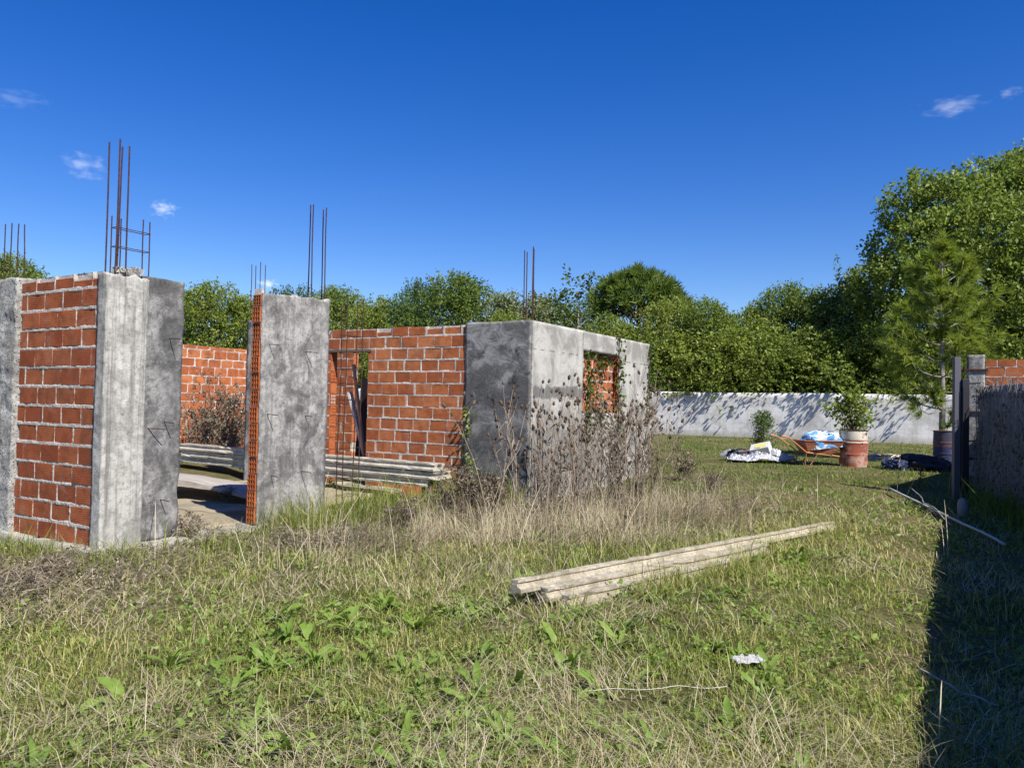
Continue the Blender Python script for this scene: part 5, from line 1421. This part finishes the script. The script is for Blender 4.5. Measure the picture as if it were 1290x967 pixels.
# vines on walls (leaves hug the plaster)
def vine(name, x0, z0, x1, z1, n, wid, label, seed, local, L=.075, lm='vine'):
    r = np.random.default_rng(seed); t = r.random(n); e = empty(name, local(x0, z0, 0), 0, label=label, cat='vine'); b0 = Vector(e.location)
    sx = np.array([mn.noise(Vector((seed, q * 3, 0))) for q in t]) * wid * .8
    x = x0 + (x1 - x0) * t + sx + r.normal(0, wid * .38, n); z = z0 + (z1 - z0) * t + r.normal(0, wid * .3, n)
    P = np.array([list(local(a, b, c) - b0) for a, b, c in zip(x, z, -.02 - np.abs(r.normal(0, .06, n)))]); D = nrm(r.normal(0, 1, (n, 3)) + np.array([0, 0, -.5]))
    V, Fq, a = leaf_quads(P, D, r.uniform(.6, 1.3, n) * L, r.uniform(.5, .9, n) * L, np.clip(r.normal(.5, .22, n), 0, 1))
    link('foliage', np_mesh('foliage', V, Fq, LEAF[lm], a), e)
    mb = MB()
    for k in range(3):
        mb.tube([local(x0 + (x1 - x0) * q + wid * (.8 * mn.noise(Vector((seed, q * 3, 0))) + .3 * mn.noise(Vector((k, q * 5, seed)))), z0 + (z1 - z0) * q, -.025) - b0 for q in np.linspace(0, 1, 14)], .005, 5)
    mb.build('stem', M['bark'], e)
def on_side(x, z, y): return H(1.345 - y, 5.88 + x, z)
def on_front(x, z, y): return H(x, 5.86 + y, z)
vine('climbing_vine', 1.95, .9, 1.9, 2.45, 190, .16, 'leafy vine hanging over the left edge of the side window', 1, on_side)
vine('climbing_vine', 2.5, 1.2, 2.35, 1.75, 90, .22, 'leafy vine across the bricks in the side window', 2, on_side)
vine('climbing_vine', 3.3, 1.0, 3.2, 2.95, 150, .18, 'leafy vine hanging over the wall top right of the window', 3, on_side)
vine('climbing_vine', 4.75, 1.3, 4.85, 2.9, 170, .14, 'leafy vine on the far end of the pale side wall', 4, on_side)
vine('climbing_vine', .30, .2, .22, 1.55, 100, .13, 'sparse green vine on the left edge of the bitumen panel', 5, on_front, L=.06, lm='yellow')
def on_back(x, z, y): p = bw0 + bw_dir * x + Vector((bw_dir.y, -bw_dir.x, 0)) * (-y); return Vector((p.x, p.y, .27 + z))
vine('climbing_vine', 46.0, 1.95, 47.4, 2.02, 70, .09, 'leafy creeper spilling over the left end of the whitewashed wall', 6, on_back, L=.14, lm='yellow')
# dry creeper on the shaded wall: matted bare stems and dull leaves
def creeper():
    e = empty('dry_creeper', IW0, iw_rot, label='matted dry creeper covering the shaded garden wall', cat='creeper')
    mb = MB(); rnd = random.Random(8)
    for k in range(380):
        x = rnd.uniform(0, 11.5) if k > 130 else rnd.uniform(0, 4); z = rnd.uniform(0, .5); pts = []; hh = rnd.uniform(.9, 2.3); s = rnd.random() * 90
        for i in range(9):
            t = i / 8; bx_, by_ = bend(x + .22 * mn.noise(Vector((s, t * 2.2, 0))) + .1 * t, -.03 - .05 * abs(mn.noise(Vector((s, t * 3, 4)))) - .06 * rnd.random()); pts.append((float(bx_), float(by_), min(2.08 + .12 * rnd.random(), z + hh * t)))
        mb.tube(pts, rnd.uniform(.003, .007), 4, cap=False)
    mb.build('stem', flat('creeper_stem', ((.12, .115, .11), (.34, .325, .30))), e)
    n = 7500; x = rng.random(n) ** 1.15 * 12; z = rng.random(n) * 2.06; m = np.array([mn.noise(Vector((a * 1.1, b * .8, 3))) + .6 * mn.noise(Vector((a * 3.7, b * 2.2, 3))) for a, b in zip(x, z)])
    k = (m + np.where(z > 1.9, .3, 0) + np.where(z < .9, .35, 0)) > -.05; x = x[k]; z = z[k]; n = len(x); P = np.column_stack([*bend(x, -.02 - np.abs(rng.normal(0, .05, n))), z]); D = nrm(rng.normal(0, 1, (n, 3)) * np.array([1, .5, 1]) - np.array([0, 0, 1.6]))
    V, Fq, a = leaf_quads(P, D, rng.uniform(.04, .10, n), rng.uniform(.012, .035, n), np.clip(rng.normal(.25, .2, n), 0, 1))
    link('foliage', np_mesh('foliage', V, Fq, BROWN, a), e)
    n = 5000; x = rng.uniform(.1, 11, n); h = rng.gamma(4, .075, n)       # tall weeds along its foot
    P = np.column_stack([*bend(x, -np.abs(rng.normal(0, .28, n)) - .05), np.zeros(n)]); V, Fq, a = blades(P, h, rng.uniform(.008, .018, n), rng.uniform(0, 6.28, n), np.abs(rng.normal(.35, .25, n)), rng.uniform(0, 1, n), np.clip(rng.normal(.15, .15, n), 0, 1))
    link('tall_grass', np_mesh('tall_grass', V, Fq, GREEN, a), None, IW0, (0, 0, iw_rot), kind='stuff', label='tall dark grass along the foot of the creeper wall', cat='grass')
creeper()
# single long straw stalks that stand out of the grass
STALKM = flat('straw_stalk', ((.36, .30, .19), (.55, .49, .36)))
for (a, b, hgt, lab) in (((400, 655), (437, 612), .62, 'tall bent straw stalk before the rebar cage'), ((415, 690), (520, 600), .5, 'long straw stalk leaning right before the joist stack'), ((500, 720), (470, 640), .5, 'straw stalk leaning left in front of the joist stack'), ((1030, 640), (1028, 622), .5, 'upright straw stalk on the lawn below the wheelbarrow'),
                        ((1190, 705), (1177, 650), .3, 'dry stalk at the edge of the shade near the long pole'), ((1195, 700), (1180, 665), .55, 'tall dry stalk standing in the shade near the long pole'), ((1183, 945), (1186, 920), .25, 'dry yellow stalk in the shaded grass at the bottom'), ((1130, 620), (1140, 610), .6, 'thin stalk before the small tarpaulin bundle'), ((780, 690), (850, 640), .45, 'long straw stalk arching right before the teasel thicket'), ((940, 660), (985, 640), .35, 'straw stalk leaning over the far end of the cream joists'), ((195, 720), (190, 640), .8, 'thin tall stalk before the corner column'), ((650, 700), (720, 620), .6, 'long straw stalk leaning right beside the joist pile')):
    p0 = G(*a); p1 = G(*b); p1 = p0.lerp(p1, .35) if (p1 - p0).length > .9 else p1; p1.z = p0.z + hgt
    mb = MB(); md = p0.lerp(p1, .5) + Vector((0, 0, .06)); mb.tube([p0, p0.lerp(md, .5) + Vector((0, 0, .03)), md, md.lerp(p1, .5) + Vector((0, 0, .02)), p1], [.0042, .004, .0036, .003, .0015], 5)
    mb.build('straw_stalk', STALKM, None, True, label=lab, cat='stalk')
